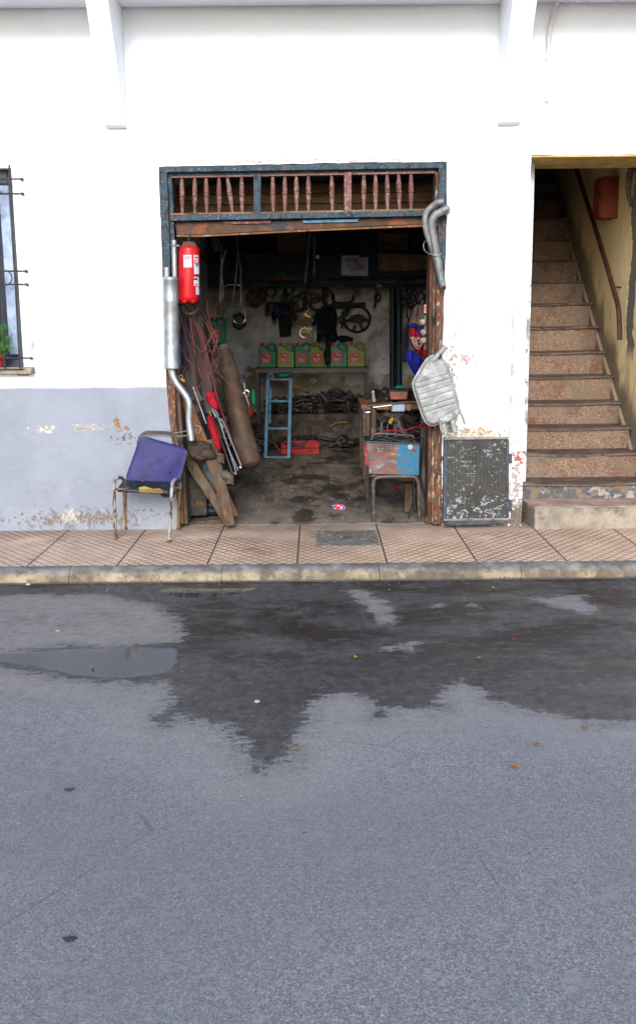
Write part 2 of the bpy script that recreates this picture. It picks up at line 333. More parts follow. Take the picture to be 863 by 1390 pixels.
    def puff(s, outline, Y, thick, edge=4., step=2.5, fn=None, back=True):
        """solid with a px outline at depth Y that bulges towards the street; fn(x,y,sd)->extra metres"""
        pts = outline; n = len(pts)
        def sd(x, y):
            d = 1e9; ins = False
            for i in range(n):
                x1, y1 = pts[i]; x2, y2 = pts[(i + 1) % n]
                dx, dy = x2 - x1, y2 - y1; t = max(0, min(1, ((x - x1) * dx + (y - y1) * dy) / (dx * dx + dy * dy + 1e-9)))
                d = min(d, math.hypot(x - x1 - t * dx, y - y1 - t * dy))
                if (y1 > y) != (y2 > y) and x < (x2 - x1) * (y - y1) / (y2 - y1) + x1: ins = not ins
            return d if ins else -d
        xs = [p[0] for p in pts]; ys = [p[1] for p in pts]; bd = []
        for i in range(n):
            a, c = pts[i], pts[(i + 1) % n]; L = math.hypot(c[0] - a[0], c[1] - a[1]); k = max(1, int(L / step))
            for j in range(k): bd.append(Vector((a[0] + (c[0] - a[0]) * j / k, a[1] + (c[1] - a[1]) * j / k)))
        nb = len(bd); V2 = list(bd); y = min(ys) + step / 2; row = 0
        while y < max(ys):
            x = min(xs) + (step / 2 if row % 2 else 0)
            while x < max(xs):
                if sd(x, y) > step * .5: V2.append(Vector((x, y)))
                x += step
            y += step; row += 1
        vo, eo, fo, *_ = delaunay_2d_cdt(V2, [], [list(range(nb))], 1, 1e-5)
        yy = Y if callable(Y) else (lambda a, b_: Y)
        fr, bk = [], []
        for q in vo:
            d = max(0, sd(q.x, q.y)); k = min(1, d / edge); h = thick * math.sqrt(max(0, 1 - (1 - k) ** 2))
            if fn: h += fn(q.x, q.y, d)
            base = P(q.x, q.y, yy(q.x, q.y))
            fr.append(s.bm.verts.new(base + Vector((0, -h - .004, 0))))
            bk.append(s.bm.verts.new(base + Vector((0, .004 + (thick * .4 * k), 0))))
        for f in fo:
            try:
                s.bm.faces.new([fr[i] for i in f]); s.bm.faces.new([bk[i] for i in reversed(f)])
            except ValueError: pass
        be = [e for e in s.bm.edges if False]
        # side walls along boundary edges of the front sheet
        cnt = {}
        for f in fo:
            for a, c in zip(f, f[1:] + f[:1]): cnt[(a, c)] = cnt.get((a, c), 0) + 1
        for (a, c) in list(cnt):
            if (c, a) not in cnt:
                try: s.bm.faces.new([fr[a], bk[a], bk[c], fr[c]])
                except ValueError: pass
        return s
    def put(s, name, mat, parent=None, bevel=0., sharp=35, **k):
        bmesh.ops.recalc_face_normals(s.bm, faces=s.bm.faces)
        me = bpy.data.meshes.new(name)
        if parent is not None: org = ORG[parent]
        else:
            vs = [v.co for v in s.bm.verts]
            org = Vector(((min(v.x for v in vs) + max(v.x for v in vs)) / 2, (min(v.y for v in vs) + max(v.y for v in vs)) / 2, min(v.z for v in vs)))
        bmesh.ops.translate(s.bm, verts=s.bm.verts, vec=-org)
        s.bm.to_mesh(me); s.bm.free()
        me.polygons.foreach_set('use_smooth', [True] * len(me.polygons)); me.set_sharp_from_angle(angle=R(sharp))
        me.materials.append(mt[mat] if isinstance(mat, str) else mat)
        o = bpy.data.objects.new(name, me); COL.objects.link(o)
        if parent is not None: o.parent = parent
        else: o.location = org
        ORG[o] = org
        if bevel:
            md = o.modifiers.new('bevel', 'BEVEL'); md.width = bevel; md.segments = 2; md.limit_method = 'ANGLE'; md.harden_normals = False
        return tag(o, **k)
def copy_thing(o, loc, label=None, mats=None):
    c = o.copy(); COL.objects.link(c); c.location = loc; ORG[c] = Vector(loc)
    def rec(src, dst):
        for ch in list(src.children):
            d = ch.copy(); COL.objects.link(d); d.parent = dst; rec(ch, d)
    rec(o, c)
    if label: c['label'] = label
    return c

# ------------------------------------------------------------------ key measures
ZS = 0.0                                   # pavement level
YK = G(431, 765).y                         # back of the kerb stones
ZR = -.085
YO = G(431, 790, ZR).y                     # foot of the kerb
XW = [P(215, 225).x, P(606, 225).x]
ZT = P(431, 223).z                         # top of the garage opening
T = .30                                    # wall thickness
YB = 4.95                                  # back wall of the garage
GXL, GXR, GZ = -1.36, 1.50, 3.25
print('key', YK, YO, XW, ZT)

# ------------------------------------------------------------------ setting: road
def wet_fields(xs, ys):
    def sdf(poly, X, Y):
        pts = np.array([[G(x, y, ZR).x, G(x, y, ZR).y] for x, y in poly]); n = len(pts)
        d = np.full(X.shape, 1e9); ins = np.zeros(X.shape, bool)
        for i in range(n):
            a = pts[i]; b = pts[(i + 1) % n]; e = b - a
            t = np.clip(((X - a[0]) * e[0] + (Y - a[1]) * e[1]) / (e @ e + 1e-9), 0, 1)
            d = np.minimum(d, np.hypot(X - a[0] - t * e[0], Y - a[1] - t * e[1]))
            c = (a[1] > Y) != (b[1] > Y)
            with np.errstate(divide='ignore', invalid='ignore'):
                xx = (b[0] - a[0]) * (Y - a[1]) / (b[1] - a[1]) + a[0]
            ins ^= c & (X < xx)
        return np.where(ins, d, -d)
    wet = [(-400, 782), (1300, 765), (1300, 985), (863, 978), (790, 981), (740, 966), (705, 958), (662, 950), (648, 928), (622, 924), (598, 930), (592, 960), (541, 960), (516, 972), (500, 955), (482, 938), (450, 938), (424, 950), (410, 975), (413, 992), (402, 1018), (386, 1040), (350, 1047), (338, 1035), (332, 1008), (322, 985), (290, 982), (262, 974), (243, 966), (222, 985), (214, 975), (236, 948), (228, 924), (170, 926), (105, 922), (50, 912), (0, 908), (-400, 905)]
    dry = [[(-400, 815), (0, 809), (60, 806), (150, 808), (215, 822), (243, 845), (246, 872), (170, 875), (90, 879), (0, 886), (-400, 892)],
           [(470, 800), (505, 806), (528, 826), (538, 845), (512, 846), (498, 828)], [(716, 812), (788, 808), (816, 834), (786, 834), (742, 822)],
           [(520, 876), (570, 871), (566, 882), (528, 881)], [(632, 816), (650, 818), (648, 824), (630, 822)], [(585, 826), (600, 822), (602, 826)]]
    pud = [[(-400, 890), (0, 888), (90, 882), (175, 878), (238, 880), (242, 896), (226, 914), (170, 920), (100, 916), (50, 904), (0, 899), (-400, 900)],
           [(214, 802), (232, 798), (300, 799), (352, 798), (322, 807), (290, 812), (240, 811)]]
    X, Y = np.meshgrid(xs, ys)
    w = sdf(wet, X, Y)
    for p in dry: w = np.minimum(w, -sdf(p, X, Y))
    u = np.maximum(sdf(pud[0], X, Y), sdf(pud[1], X, Y))
    w = np.maximum(w, u)
    return X, Y, w, u
def road():
    xs = np.concatenate([[-60, -30, -15, -8], np.arange(-4.5, 4.5, .03), [4.5, 8, 15, 30, 60]])
    ys = np.concatenate([[-60, -30, -14], np.arange(-7.5, YO - .01, .03), [YO + .02]])
    X, Y, w, u = wet_fields(xs, ys); ny, nx = X.shape
    Z = np.full(X.shape, ZR)
    verts = np.stack([X, Y, Z], -1).reshape(-1, 3)
    i = np.arange(ny * nx).reshape(ny, nx)
    f = np.stack([i[:-1, :-1], i[:-1, 1:], i[1:, 1:], i[1:, :-1]], -1).reshape(-1, 4)
    me = bpy.data.meshes.new('road'); me.from_pydata(verts.tolist(), [], f.tolist())
    for nm, a in (('wet', w), ('puddle', u)):
        at = me.attributes.new(nm, 'FLOAT', 'POINT'); at.data.foreach_set('value', a.reshape(-1).astype(np.float32))
    m, N, b = base_mat('asphalt')
    wa = N.new('ShaderNodeAttribute', attribute_name='wet').outputs['Fac']
    pa = N.new('ShaderNodeAttribute', attribute_name='puddle').outputs['Fac']
    n1 = N.noise(5, 9, (.9, 1.7, 1), rough=.76, off=2); n2 = N.noise(40, 6, (.55, 1.1, 1), off=5, rough=.8); n3 = N.noise(1.3, 5, (1, 1.6, 1), off=9)
    y_ = N.xyz()[1]
    rag = N.math('ADD', N.math('MULTIPLY', N.math('SUBTRACT', n1, .5), .34), N.math('MULTIPLY', N.math('SUBTRACT', n2, .5), .34))
    wet = N.mr(N.math('ADD', wa, N.math('MULTIPLY', rag, 1.05)), -.008, .010)
    soft = N.mr(N.math('ADD', wa, N.math('MULTIPLY', rag, 1.2)), -.16, .04)
    # inside the wet area: more and less soaked patches
    half = N.mr(N.noise(2.2, 7, (1, 1.8, 1), off=14, rough=.65), .40, .62)
    pud = N.mr(N.math('ADD', pa, N.math('MULTIPLY', rag, .25)), -.004, .006)
    v = N.vor(210); sp = N.new('ShaderNodeSeparateColor'); N.l.new(v[1], sp.inputs[0])
    ag = sp.outputs[0]
    agc = N.mix(N.mr(ag, 0, 1, smooth=False), (.136, .129, .127), (.270, .258, .252))
    agc = N.mix(N.mr(sp.outputs[1], .972, .98), agc, (.34, .335, .34))
    agc = N.mix(N.mr(sp.outputs[2], .95, .96), agc, (.15, .105, .075))
    agc = N.mix(N.mr(N.noise(170, 3, off=3), .40, .60, .55, 0.), agc, (.055, .058, .07))
    grain = N.mr(N.noise(62, 6, (.8, 1, 1), off=71, rough=.8), .36, .64, smooth=False)
    agc = N.mix(N.math('MULTIPLY', N.mr(grain, 0, .45, 1, 0), .42), agc, (.085, .082, .084)); agc = N.mix(N.math('MULTIPLY', N.mr(grain, .6, 1), .30), agc, (.33, .325, .325))
    dryc = N.mix(N.mr(n3, .35, .7, 0, .4), agc, (.14, .138, .155))
    dryc = N.mix(N.mr(N.noise(14, 8, (.7, 1, 1), off=31, rough=.7), .52, .68, 0, .5), dryc, (.215, .205, .21))
    uppr = N.mr(y_, -3.3, -2.2); blot = N.mr(N.noise(7, 8, (.7, 1.6, 1), off=51, rough=.7), .50, .60); dryc = N.mix(N.math('MULTIPLY', N.math('MULTIPLY', uppr, blot), .65), dryc, (.075, .068, .066)); dryc = N.mix(N.math('MULTIPLY', uppr, .6), dryc, (.165, .142, .128))
    m14 = N.noise(17, 8, (.6, 1.1, 1), off=57, rough=.8); dryc = N.mix(N.math('MULTIPLY', uppr, N.mr(m14, .50, .64, 0, .6)), dryc, (.085, .074, .068)); dryc = N.mix(N.math('MULTIPLY', uppr, N.mr(m14, .47, .34, 0, .5)), dryc, (.26, .235, .215))
    big = N.noise(.7, 4, (1, 2, 1), off=81); dryc = N.mix(N.mr(big, .42, .62, 0, .30), dryc, (.125, .118, .115)); crack = N.mr(N.vor(1.1, 'DISTANCE_TO_EDGE')[0], .006, .0); dryc = N.mix(N.math('MULTIPLY', N.math('MULTIPLY', crack, N.mr(N.noise(1.3, 3, off=91), .52, .6)), .5), dryc, (.05, .048, .05))
    spots = N.mr(N.noise(9, 3, (.8, 1.3, 1), off=40), .74, .765)
    dryc = N.mix(N.math('MULTIPLY', spots, .8), dryc, (.03, .03, .035))
    edge = N.mr(N.math('ADD', wa, N.math('MULTIPLY', rag, 1.5)), -.5, -.02)   # pale silt line left where water dried
    dryc = N.mix(N.math('MULTIPLY', edge, .35), dryc, (.25, .22, .20))
    g2 = N.noise(30, 6, (1, .55, 1), off=77, rough=.85)
    farf = N.mr(y_, -4.6, -2.6, .25, 1.); dryc = N.mix(N.math('MULTIPLY', N.mr(g2, .52, .70, 0, .40), farf), dryc, (.30, .29, .285)); dryc = N.mix(N.math('MULTIPLY', N.mr(g2, .48, .30, 0, .55), farf), dryc, (.085, .078, .076))
    wetc = N.mix(.80, agc, (.013, .011, .011))
    wetc = N.mix(N.math('MULTIPLY', half, .35), wetc, (.062, .055, .050))
    wetc = N.mix(N.mr(g2, .50, .68, 0, .55), wetc, (.125, .118, .115)); wetc = N.mix(N.mr(g2, .49, .34, 0, .75), wetc, (.010, .009, .009))
    oil = N.mr(N.noise(1.7, 6, (1, 2.0, 1), off=22), .42, .56)
    near = N.mr(y_, -3.3, -2.0, .2, 1.); wetc = N.mix(N.math('MULTIPLY', N.math('MULTIPLY', oil, near), .9), wetc, (.016, .011, .008))
    wetc = N.mix(N.math('MULTIPLY', N.mr(N.noise(26, 7, (.5, 1, 1), off=61, rough=.75), .50, .64), .55), wetc, (.085, .078, .074))
    col = N.mix(N.math('MULTIPLY', soft, .35), dryc, wetc)
    col = N.mix(wet, col, wetc)
    col = N.mix(pud, col, (.035, .037, .04))
    rg = N.mixf(wet, .95, N.mixf(half, .34, .66)); rg = N.mixf(pud, rg, .035)
    hb = N.math('ADD', N.math('MULTIPLY', ag, .6), N.noise(170, 3, off=3))
    finish(N, b, col, rg, 0, hb, .9, .004)
    bump = [n for n in N.n if n.type == 'BUMP'][0]
    N.put(bump.inputs['Strength'], N.mixf(pud, N.mixf(wet, .9, .65), .0))
    N.put(b.inputs['Specular IOR Level'], N.mixf(pud, N.mixf(wet, .25, .26), .75))
    me.materials.append(m)
    o = bpy.data.objects.new('road', me); COL.objects.link(o); tag(o, kind='structure')
road()
gm = M('bare_ground', (.16, .14, .12), .95)
B().face([(-300, -300, ZR - .02), (300, -300, ZR - .02), (300, 300, ZR - .02), (-300, 300, ZR - .02)]) and None
g = B(); g.face([(-300, -300, ZR - .02), (300, -300, ZR - .02), (300, 300, ZR - .02), (-300, 300, ZR - .02)]); g.put('ground', gm, kind='structure')

# pavement with 0.5 m slabs and an embossed lozenge lattice
def tile_mat():
    m, N, b = base_mat('lozenge_paving'); x, y, z = N.xyz()
    u = N.math('ADD', x, N.math('MULTIPLY', y, .90)); w = N.math('SUBTRACT', x, N.math('MULTIPLY', y, .90)); q = .078
    def groove(c, per, half):
        fr = N.math('FRACT', N.math('DIVIDE', c, per)); return N.mr(N.math('ABSOLUTE', N.math('SUBTRACT', fr, .5)), .5 - half / per, .5 - half / per * .35)
    wob = N.math('MULTIPLY', N.math('SUBTRACT', N.noise(20, 3), .5), .008)
    g1 = groove(N.math('ADD', u, wob), q, .0105); g2 = groove(N.math('ADD', w, wob), q, .0105); lat = N.math('MAXIMUM', g1, g2)
    wear = N.mr(N.math('ADD', N.noise(2.2, 6, off=4), N.mr(y, -.8, .0, .08, -.16)), .26, .44)
    side = N.mr(N.noise(1.3, 4, off=6), .3, .65, .55, 1)
    lat = N.math('MULTIPLY', N.math('MULTIPLY', lat, wear), side)
    joint = N.mr(N.math('ABSOLUTE', N.math('SUBTRACT', N.math('FRACT', N.math('DIVIDE', N.math('ADD', x, JX), JP)), .5)), .5 - .0075 / JP, .5 - .003 / JP)
    col = N.mix(N.mr(N.noise(4, 6), .35, .7), (.45, .30, .20), (.575, .395, .27))
    cell = N.new('ShaderNodeTexWhiteNoise', noise_dimensions='1D'); N.put(cell.inputs['W'], N.math('FLOOR', N.math('ADD', N.math('DIVIDE', N.math('ADD', x, JX), JP), .0)))
    col = N.mix(N.mr(cell.outputs[0], 0, 1, 0, .22), col, (.36, .25, .20))
    left = N.mr(x, -.4, -2.0)                                           # greyer slabs to the left
    col = N.mix(N.math('MULTIPLY', left, .25), col, (.36, .27, .245))
    rowdirt = N.mr(N.math('ADD', y, N.math('MULTIPLY', N.math('SUBTRACT', N.noise(6, 6, off=3), .5), .55)), -.38, .10)
    col = N.mix(N.math('MULTIPLY', rowdirt, .55), col, (.20, .155, .13))
    stain = N.mr(N.noise(3.0, 7, off=12, rough=.7), .56, .70); col = N.mix(N.math('MULTIPLY', stain, .65), col, (.17, .115, .085)); fan = N.mr(N.math('ADD', N.math('SUBTRACT', 1.0, N.math('ABSOLUTE', N.math('DIVIDE', N.math('ADD', x, .05), 1.1))), N.math('MULTIPLY', N.math('SUBTRACT', N.noise(5, 7, off=33, rough=.7), .5), 1.6)), .25, .95); col = N.mix(N.math('MULTIPLY', N.math('MULTIPLY', fan, N.mr(y, -.9, .1, .35, 1)), .45), col, (.15, .105, .08))
    gc = N.mix(N.mr(x, -1.2, .3), (.075, .055, .05), (.11, .05, .02))
    col = N.mix(N.math('MULTIPLY', lat, .95), col, gc)
    col = N.mix(joint, col, (.05, .04, .038))
    finish(N, b, col, .8, 0, N.math('SUBTRACT', N.math('MULTIPLY', N.noise(60, 4), .25), N.math('MAXIMUM', lat, joint)), .7, .005); return m
JP = (G(626, 737).x - G(514, 740).x); JX = -G(405, 742).x + JP / 2 + JP * 0 
JX = -(G(405, 742).x) % JP
mt['tiles'] = tile_mat()
pv = B(); pv.box((0, (YK + .12) / 2, ZR / 2 - .05), (80, .12 - YK, -ZR + .10)); pv.box((0, 0, 0), (0.001, .001, .001)) if False else None
pv.put('pavement', 'tiles', kind='structure')

# kerb stones
def kerb_mat():
    m, N, b = base_mat('kerb_concrete'); x, y, z = N.xyz()
    col = N.mix(N.mr(N.noise(7, 7), .35, .68), (.105, .098, .092), (.20, .188, .175))
    fz = N.mr(N.math('ADD', z, N.math('MULTIPLY', N.math('SUBTRACT', N.noise(9, 6, off=5), .5), .06)), -.035, -.008)
    face = N.mix(N.mr(N.noise(5, 6, (1, 1, 1), off=8), .38, .62), (.14, .105, .07), (.33, .255, .16))
    col = N.mix(fz, face, col)
    col = N.mix(N.mr(N.noise(13, 8, off=2, rough=.75), .50, .62, 0, .85), col, (.09, .072, .055))
    col = N.mix(N.mr(N.noise(4, 8, off=19, rough=.7), .50, .66, 0, .8), col, (.075, .066, .058))
    col = N.mix(N.mr(z, ZR + .02, ZR + .004), col, (.06, .05, .042))
    finish(N, b, col, .9, 0, N.noise(45, 8, rough=.7), .8, .008); return m
mt['kerb'] = kerb_mat()
kb = B(); x0 = -9.0; edges = [-9]; 
for px_ in (-160, -40, 93, 300, 516, 712, 905): edges.append(G(px_, 775).x)
edges.append(9)
for a, c in zip(edges[:-1], edges[1:]):
    n = max(2, int((c - a) / .02)); prev = None
    prof = [(YK + .001, ZR - .05), (YK + .001, .001), (YO + .09, .003), (YO + .055, -.004), (YO + .03, -.02), (YO + .012, -.045), (YO, ZR - .05)]
    for i in range(n + 1):
        xx = a + .0018 + (c - a - .0036) * i / n; ring = []
        for j, (yy, zz) in enumerate(prof):
            w = noise.noise(Vector((xx * 5, j * 1.3, 4))) * .011 + noise.noise(Vector((xx * 17, j * 2.3, 8))) * .009 + min(0, noise.noise(Vector((xx * 9, 3, j * .6))) + .25) * -.03
            ring.append(kb.bm.verts.new((xx, yy + (w if j > 1 else 0), zz + (w * .7 if 1 < j < 6 else 0))))
        if prev:
            for j in range(len(prof)): kb.bm.faces.new([prev[j], prev[(j + 1) % len(prof)], ring[(j + 1) % len(prof)], ring[j]])
        else: kb.bm.faces.new(ring[::-1])
        prev = ring
    kb.bm.faces.new(prev)
kb.put('kerb', 'kerb', sharp=50, kind='structure')

# ------------------------------------------------------------------ the building
def facade_mat():
    m, N, b = base_mat('facade_paint'); x, y, z = N.xyz()
    zb = P(100, 525).z
    n = N.math('MULTIPLY', N.math('SUBTRACT', N.noise(2.5, 4, (1, 1, .1)), .5), .03)
    low = N.math('MULTIPLY', N.mr(N.math('ADD', z, n), zb + .02, zb - .02), N.mr(x, -.5, -.51))
    white = N.mix(N.mr(N.noise(2, 5), .4, .7), (.80, .81, .83), (.84, .845, .86))
    grey = N.mix(N.mr(N.noise(3, 6, (1, 1, .8), off=4), .35, .68), (.208, .220, .248), (.240, .252, .282))
    grey = N.mix(N.mr(N.noise(13, 8, off=8, rough=.7), .58, .68, 0, .6), grey, (.26, .275, .30))
    grey = N.mix(N.mr(N.noise(40, 4, (1, 1, .45), off=18), .70, .73, 0, .7), grey, (.09, .085, .09))
    nearg = N.mr(z, .45, .05)
    grey = N.mix(N.math('MULTIPLY', N.mr(N.noise(9, 8, off=28, rough=.75), .53, .64), N.math('MULTIPLY', nearg, .75)), grey, (.14, .13, .125))
    streak = N.mr(N.noise(7, 3, (1, 1, .05), off=41), .62, .72, 0, .45)
    grey = N.mix(streak, grey, (.25, .27, .31))
    col = N.mix(low, white, grey)
    def spot(col, px, py, rx, ry, c, sc_=20, thr=.5, k=.5, st=(1, 1, 1)):
        q = P(px, py); dx = N.math('DIVIDE', N.math('SUBTRACT', x, q.x), rx * S()); dz = N.math('DIVIDE', N.math('SUBTRACT', z, q.z), ry * S())
        d = N.math('SQRT', N.math('ADD', N.math('MULTIPLY', dx, dx), N.math('MULTIPLY', dz, dz)))
        e = N.math('SUBTRACT', N.noise(sc_, 8, st, off=px * .1, rough=.7), N.math('MULTIPLY', d, k * .3))
        c = tuple(v * .42 for v in c); c2 = tuple(min(.8, v * 1.9) for v in c)
        cc = N.mix(N.mr(N.noise(sc_ * 2.2, 6, off=px * .3, rough=.7), .40, .62), c, c2)
        return N.mix(N.mr(e, thr - .15, thr - .11), col, cc)
    pale = (.62, .57, .49)
    col = spot(col, 118, 580, 28, 5, (.55, .49, .42), 30, .54)
    col = spot(col, 110, 582, 24, 4, (.42, .32, .22), 40, .60)
    col = spot(col, 160, 574, 5, 9, (.36, .22, .11), 44, .50)
    col = spot(col, 171, 582, 4, 4, (.36, .22, .11), 44, .50)
    col = spot(col, 60, 583, 22, 5, pale, 22, .55)
    col = spot(col, 170, 594, 26, 12, (.19, .17, .15), 40, .60)
    col = spot(col, 110, 703, 110, 14, (.27, .23, .20), 26, .52, .6)
    col = spot(col, 95, 701, 9, 6, (.55, .50, .42), 30, .42)
    # worn right pier: peeled cream, ochre and pink patches
    pier = N.mr(x, .92, .98)
    col = spot(col, 642, 588, 42, 8, (.50, .32, .14), 34, .52)
    col = spot(col, 640, 594, 50, 11, (.75, .64, .52), 26, .52)
    col = spot(col, 700, 655, 14, 60, (.50, .42, .35), 30, .56)
    col = spot(col, 602, 695, 10, 40, (.30, .20, .13), 34, .46)
    col = spot(col, 645, 714, 60, 5, (.22, .17, .13), 30, .44)
    col = spot(col, 704, 622, 7, 14, (.50, .14, .11), 40, .54)
    col = spot(col, 700, 690, 18, 30, (.40, .32, .24), 36, .55)
    col = spot(col, 702, 702, 24, 12, (.22, .17, .13), 30, .44)
    col = spot(col, 632, 488, 14, 9, (.60, .42, .37), 30, .52)
    col = spot(col, 617, 470, 26, 40, (.62, .52, .40), 46, .68)
    col = spot(col, 30, 505, 22, 5, (.55, .47, .38), 24, .52)
    col = spot(col, 45, 472, 5, 6, (.55, .52, .46), 30, .50)
    col = spot(col, 400, 219, 225, 4, (.75, .60, .48), 16, .56, .5, (1, 1, 3))
    col = spot(col, 612, 560, 10, 160, (.52, .40, .30), 28, .56)
    hb = N.math('ADD', N.math('MULTIPLY', N.noise(3, 4, off=2), 2.0), N.math('ADD', N.math('MULTIPLY', N.noise(16, 6), .6), N.math('MULTIPLY', N.noise(80, 3), .12)))
    finish(N, b, col, .8, 0, hb, .45, .02); return m
mt['facade'] = facade_mat()
bld = thing('building', (0, 0, 0), 'white rendered street building with a grey lower band and a balcony overhead', 'building')
def jitter_line(pts, step, amp, seed):
    out = []
    for i in range(len(pts) - 1):
        a, c = pts[i], pts[i + 1]; n = max(1, int((c - a).length / step))
        for j in range(n):
            p = a.lerp(c, j / n); out.append(p + Vector((noise.noise(Vector((p.z * 9, seed, p.x * 9))) * amp, 0, noise.noise(Vector((seed, p.z * 9 + 7, p.x * 9))) * amp)))
    out.append(pts[-1]); return out
fz = lambda p: Vector((p.x, 0, p.z))
ZF, ZG = 6.5, -.12
winT, winB = P(8, 228).z, P(20, 500).z; winR = P(16, 232).x; winL = winR - 1.0
dl = jitter_line([fz(P(*q)) for q in ((215.5, 226), (218, 300), (222, 400), (226, 520), (232, 580), (238, 640), (243, 712))], .05, .006, 3)
dr = jitter_line([fz(P(*q)) for q in ((606, 219), (606, 300), (603, 385), (600, 470), (599, 560), (598, 640), (598, 712))], .05, .008, 5)
dt = jitter_line([fz(P(*q)) for q in ((215.5, 226), (320, 224), (460, 221), (606, 219))], .06, .006, 8)
ztop = P(790, 210).z; xr_open = 2.62
sl = jitter_line([fz(P(*q)) for q in ((720.5, 210), (717, 330), (713.5, 450), (711, 560), (709, 650), (707, 712))], .05, .007, 12)
stp = jitter_line([fz(P(720.5, 210)), fz(P(785, 210.5)), Vector((xr_open, 0, ztop))], .05, .006, 15)
wl = B()
def pr(pts, t=T, y=0.): wl.prism([Vector((p[0], y, p[2] if len(p) > 2 else p[1])) for p in pts], (0, t, 0))
XM = P(431, 223).x
pr([(-9, ZG), (winL, ZG), (winL, ZF), (-9, ZF)])
pr([(winL, ZG), (winR, ZG), (winR, winB), (winL, winB)]); pr([(winL, winT), (winR, winT), (winR, ZF), (winL, ZF)])
pr([(winR, ZG), (dl[-1].x, ZG)] + [(p.x, p.z) for p in dl[::-1]] + [(dl[0].x, ZF), (winR, ZF)])
pr([(dl[0].x, ZF)] + [(p.x, p.z) for p in dt] + [(dr[0].x, ZF)])
pr([(dr[0].x, ZF)] + [(p.x, p.z) for p in dr] + [(dr[-1].x, ZG), (sl[-1].x, ZG)] + [(p.x, p.z) for p in sl[::-1]] + [(sl[0].x, ZF)])
pr([(sl[0].x, ZF)] + [(p.x, p.z) for p in stp] + [(xr_open, ZF)])
pr([(xr_open, ZG), (9, ZG), (9, ZF), (xr_open, ZF)])
wl.put('wall', 'facade', bld)
ZSO = P(431, 8).z
bc = B(); bc.box((0, -.29 + .001, ZSO + .1), (18, .58, .2)); bc.put('balcony_slab', 'white_plaster', bld, bevel=.01)
pp = B(); pp.box((0, -.54, ZSO + .2 + .3), (18, .06, .6)); pp.put('balcony_parapet', 'white_plaster', bld, bevel=.01)
rf = B(); rf.box((0, 3.2, ZF + .1), (18.2, 6.6, .2)); rf.put('roof', 'white_plaster', bld)
# wedge brackets under the balcony
for (xa, xb) in ((P(145, 172).x, P(173, 172).x), (P(674, 168).x, P(704, 168).x)):
    zb_ = P(160, 172).z if xa < 0 else P(690, 168).z
    bk_ = B(); k = B(); pts = [(xa, 0, ZSO), (xa, -.50, ZSO), (xa, -.47, P(150, 4, -.47).z), (xa, -.06, zb_), (xa, -.03, zb_ - .012), (xa, 0, zb_ - .012)]
    k.prism(pts, (xb - xa, 0, 0)); k.put('bracket', 'white_plaster', bld, bevel=.006)
# garage room
def room(x0, x1, y0, y1, z0, z1, names, mat_side, mat_back, mat_top):
    t = .15
    b_ = B(); b_.box((x0 - t / 2, (y0 + y1) / 2, (z0 + z1) / 2), (t, y1 - y0, z1 - z0)); b_.put('inner_wall', mat_side, bld)
    b_ = B(); b_.box((x1 + t / 2, (y0 + y1) / 2, (z0 + z1) / 2), (t, y1 - y0, z1 - z0)); b_.put('inner_wall', mat_side, bld)
    b_ = B(); b_.box(((x0 + x1) / 2, y1 + t / 2, (z0 + z1) / 2), (x1 - x0 + 2 * t - .004, t, z1 - z0)); b_.put('inner_wall', mat_back, bld)
    b_ = B(); b_.box(((x0 + x1) / 2, (y0 + y1) / 2 + t / 2, z1 + t / 2 + .002), (x1 - x0 + 2 * t, y1 - y0 + t, t)); b_.put('ceiling', mat_top, bld)
def back_wall_mat():
    m, N, b = base_mat('garage_back_plaster'); x, y, z = N.xyz()
    zt = P(431, 505, YB).z
    up = N.mix(N.mr(N.noise(3.5, 7, off=2), .36, .66), (.47, .47, .50), (.68, .68, .71))
    up = N.mix(N.mr(N.noise(2.4, 7, off=7, rough=.7), .47, .66, 0, .85), up, (.12, .115, .115)); up = N.mix(N.mr(N.noise(1.1, 5, off=47, rough=.6), .46, .62, 0, .5), up, (.22, .215, .22))
    up = N.mix(N.mr(N.noise(12, 6, off=9), .62, .68, 0, .7), up, (.05, .046, .042))
    lo = N.mix(N.mr(N.noise(3, 6, off=4), .35, .68), (.20, .175, .145), (.34, .30, .24))
    e = N.math('ADD', z, N.math('MULTIPLY', N.math('SUBTRACT', N.noise(4, 7, off=12, rough=.7), .5), .55))
    col = N.mix(N.mr(e, zt - .05, zt - .04), lo, up)
    band = N.math('MULTIPLY', N.mr(N.math('ABSOLUTE', N.math('SUBTRACT', e, zt - .09)), .06, .05), N.mr(N.noise(5, 5, off=21), .48, .54))
    col = N.mix(band, col, (.46, .43, .42))
    soot = N.mr(N.math('ADD', z, N.math('MULTIPLY', N.noise(3, 5, off=30), .5)), 1.95, 2.35)  # near-black tone over the upper wall, uneven lower edge
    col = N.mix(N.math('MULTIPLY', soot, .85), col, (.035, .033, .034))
    finish(N, b, col, .9, 0, N.noise(11, 8, rough=.7), .7, .03); return m
mt['back_wall'] = back_wall_mat()
room(GXL, GXR, T, YB, -.1, GZ, None, 'interior_plaster', 'back_wall', 'soot_plaster')
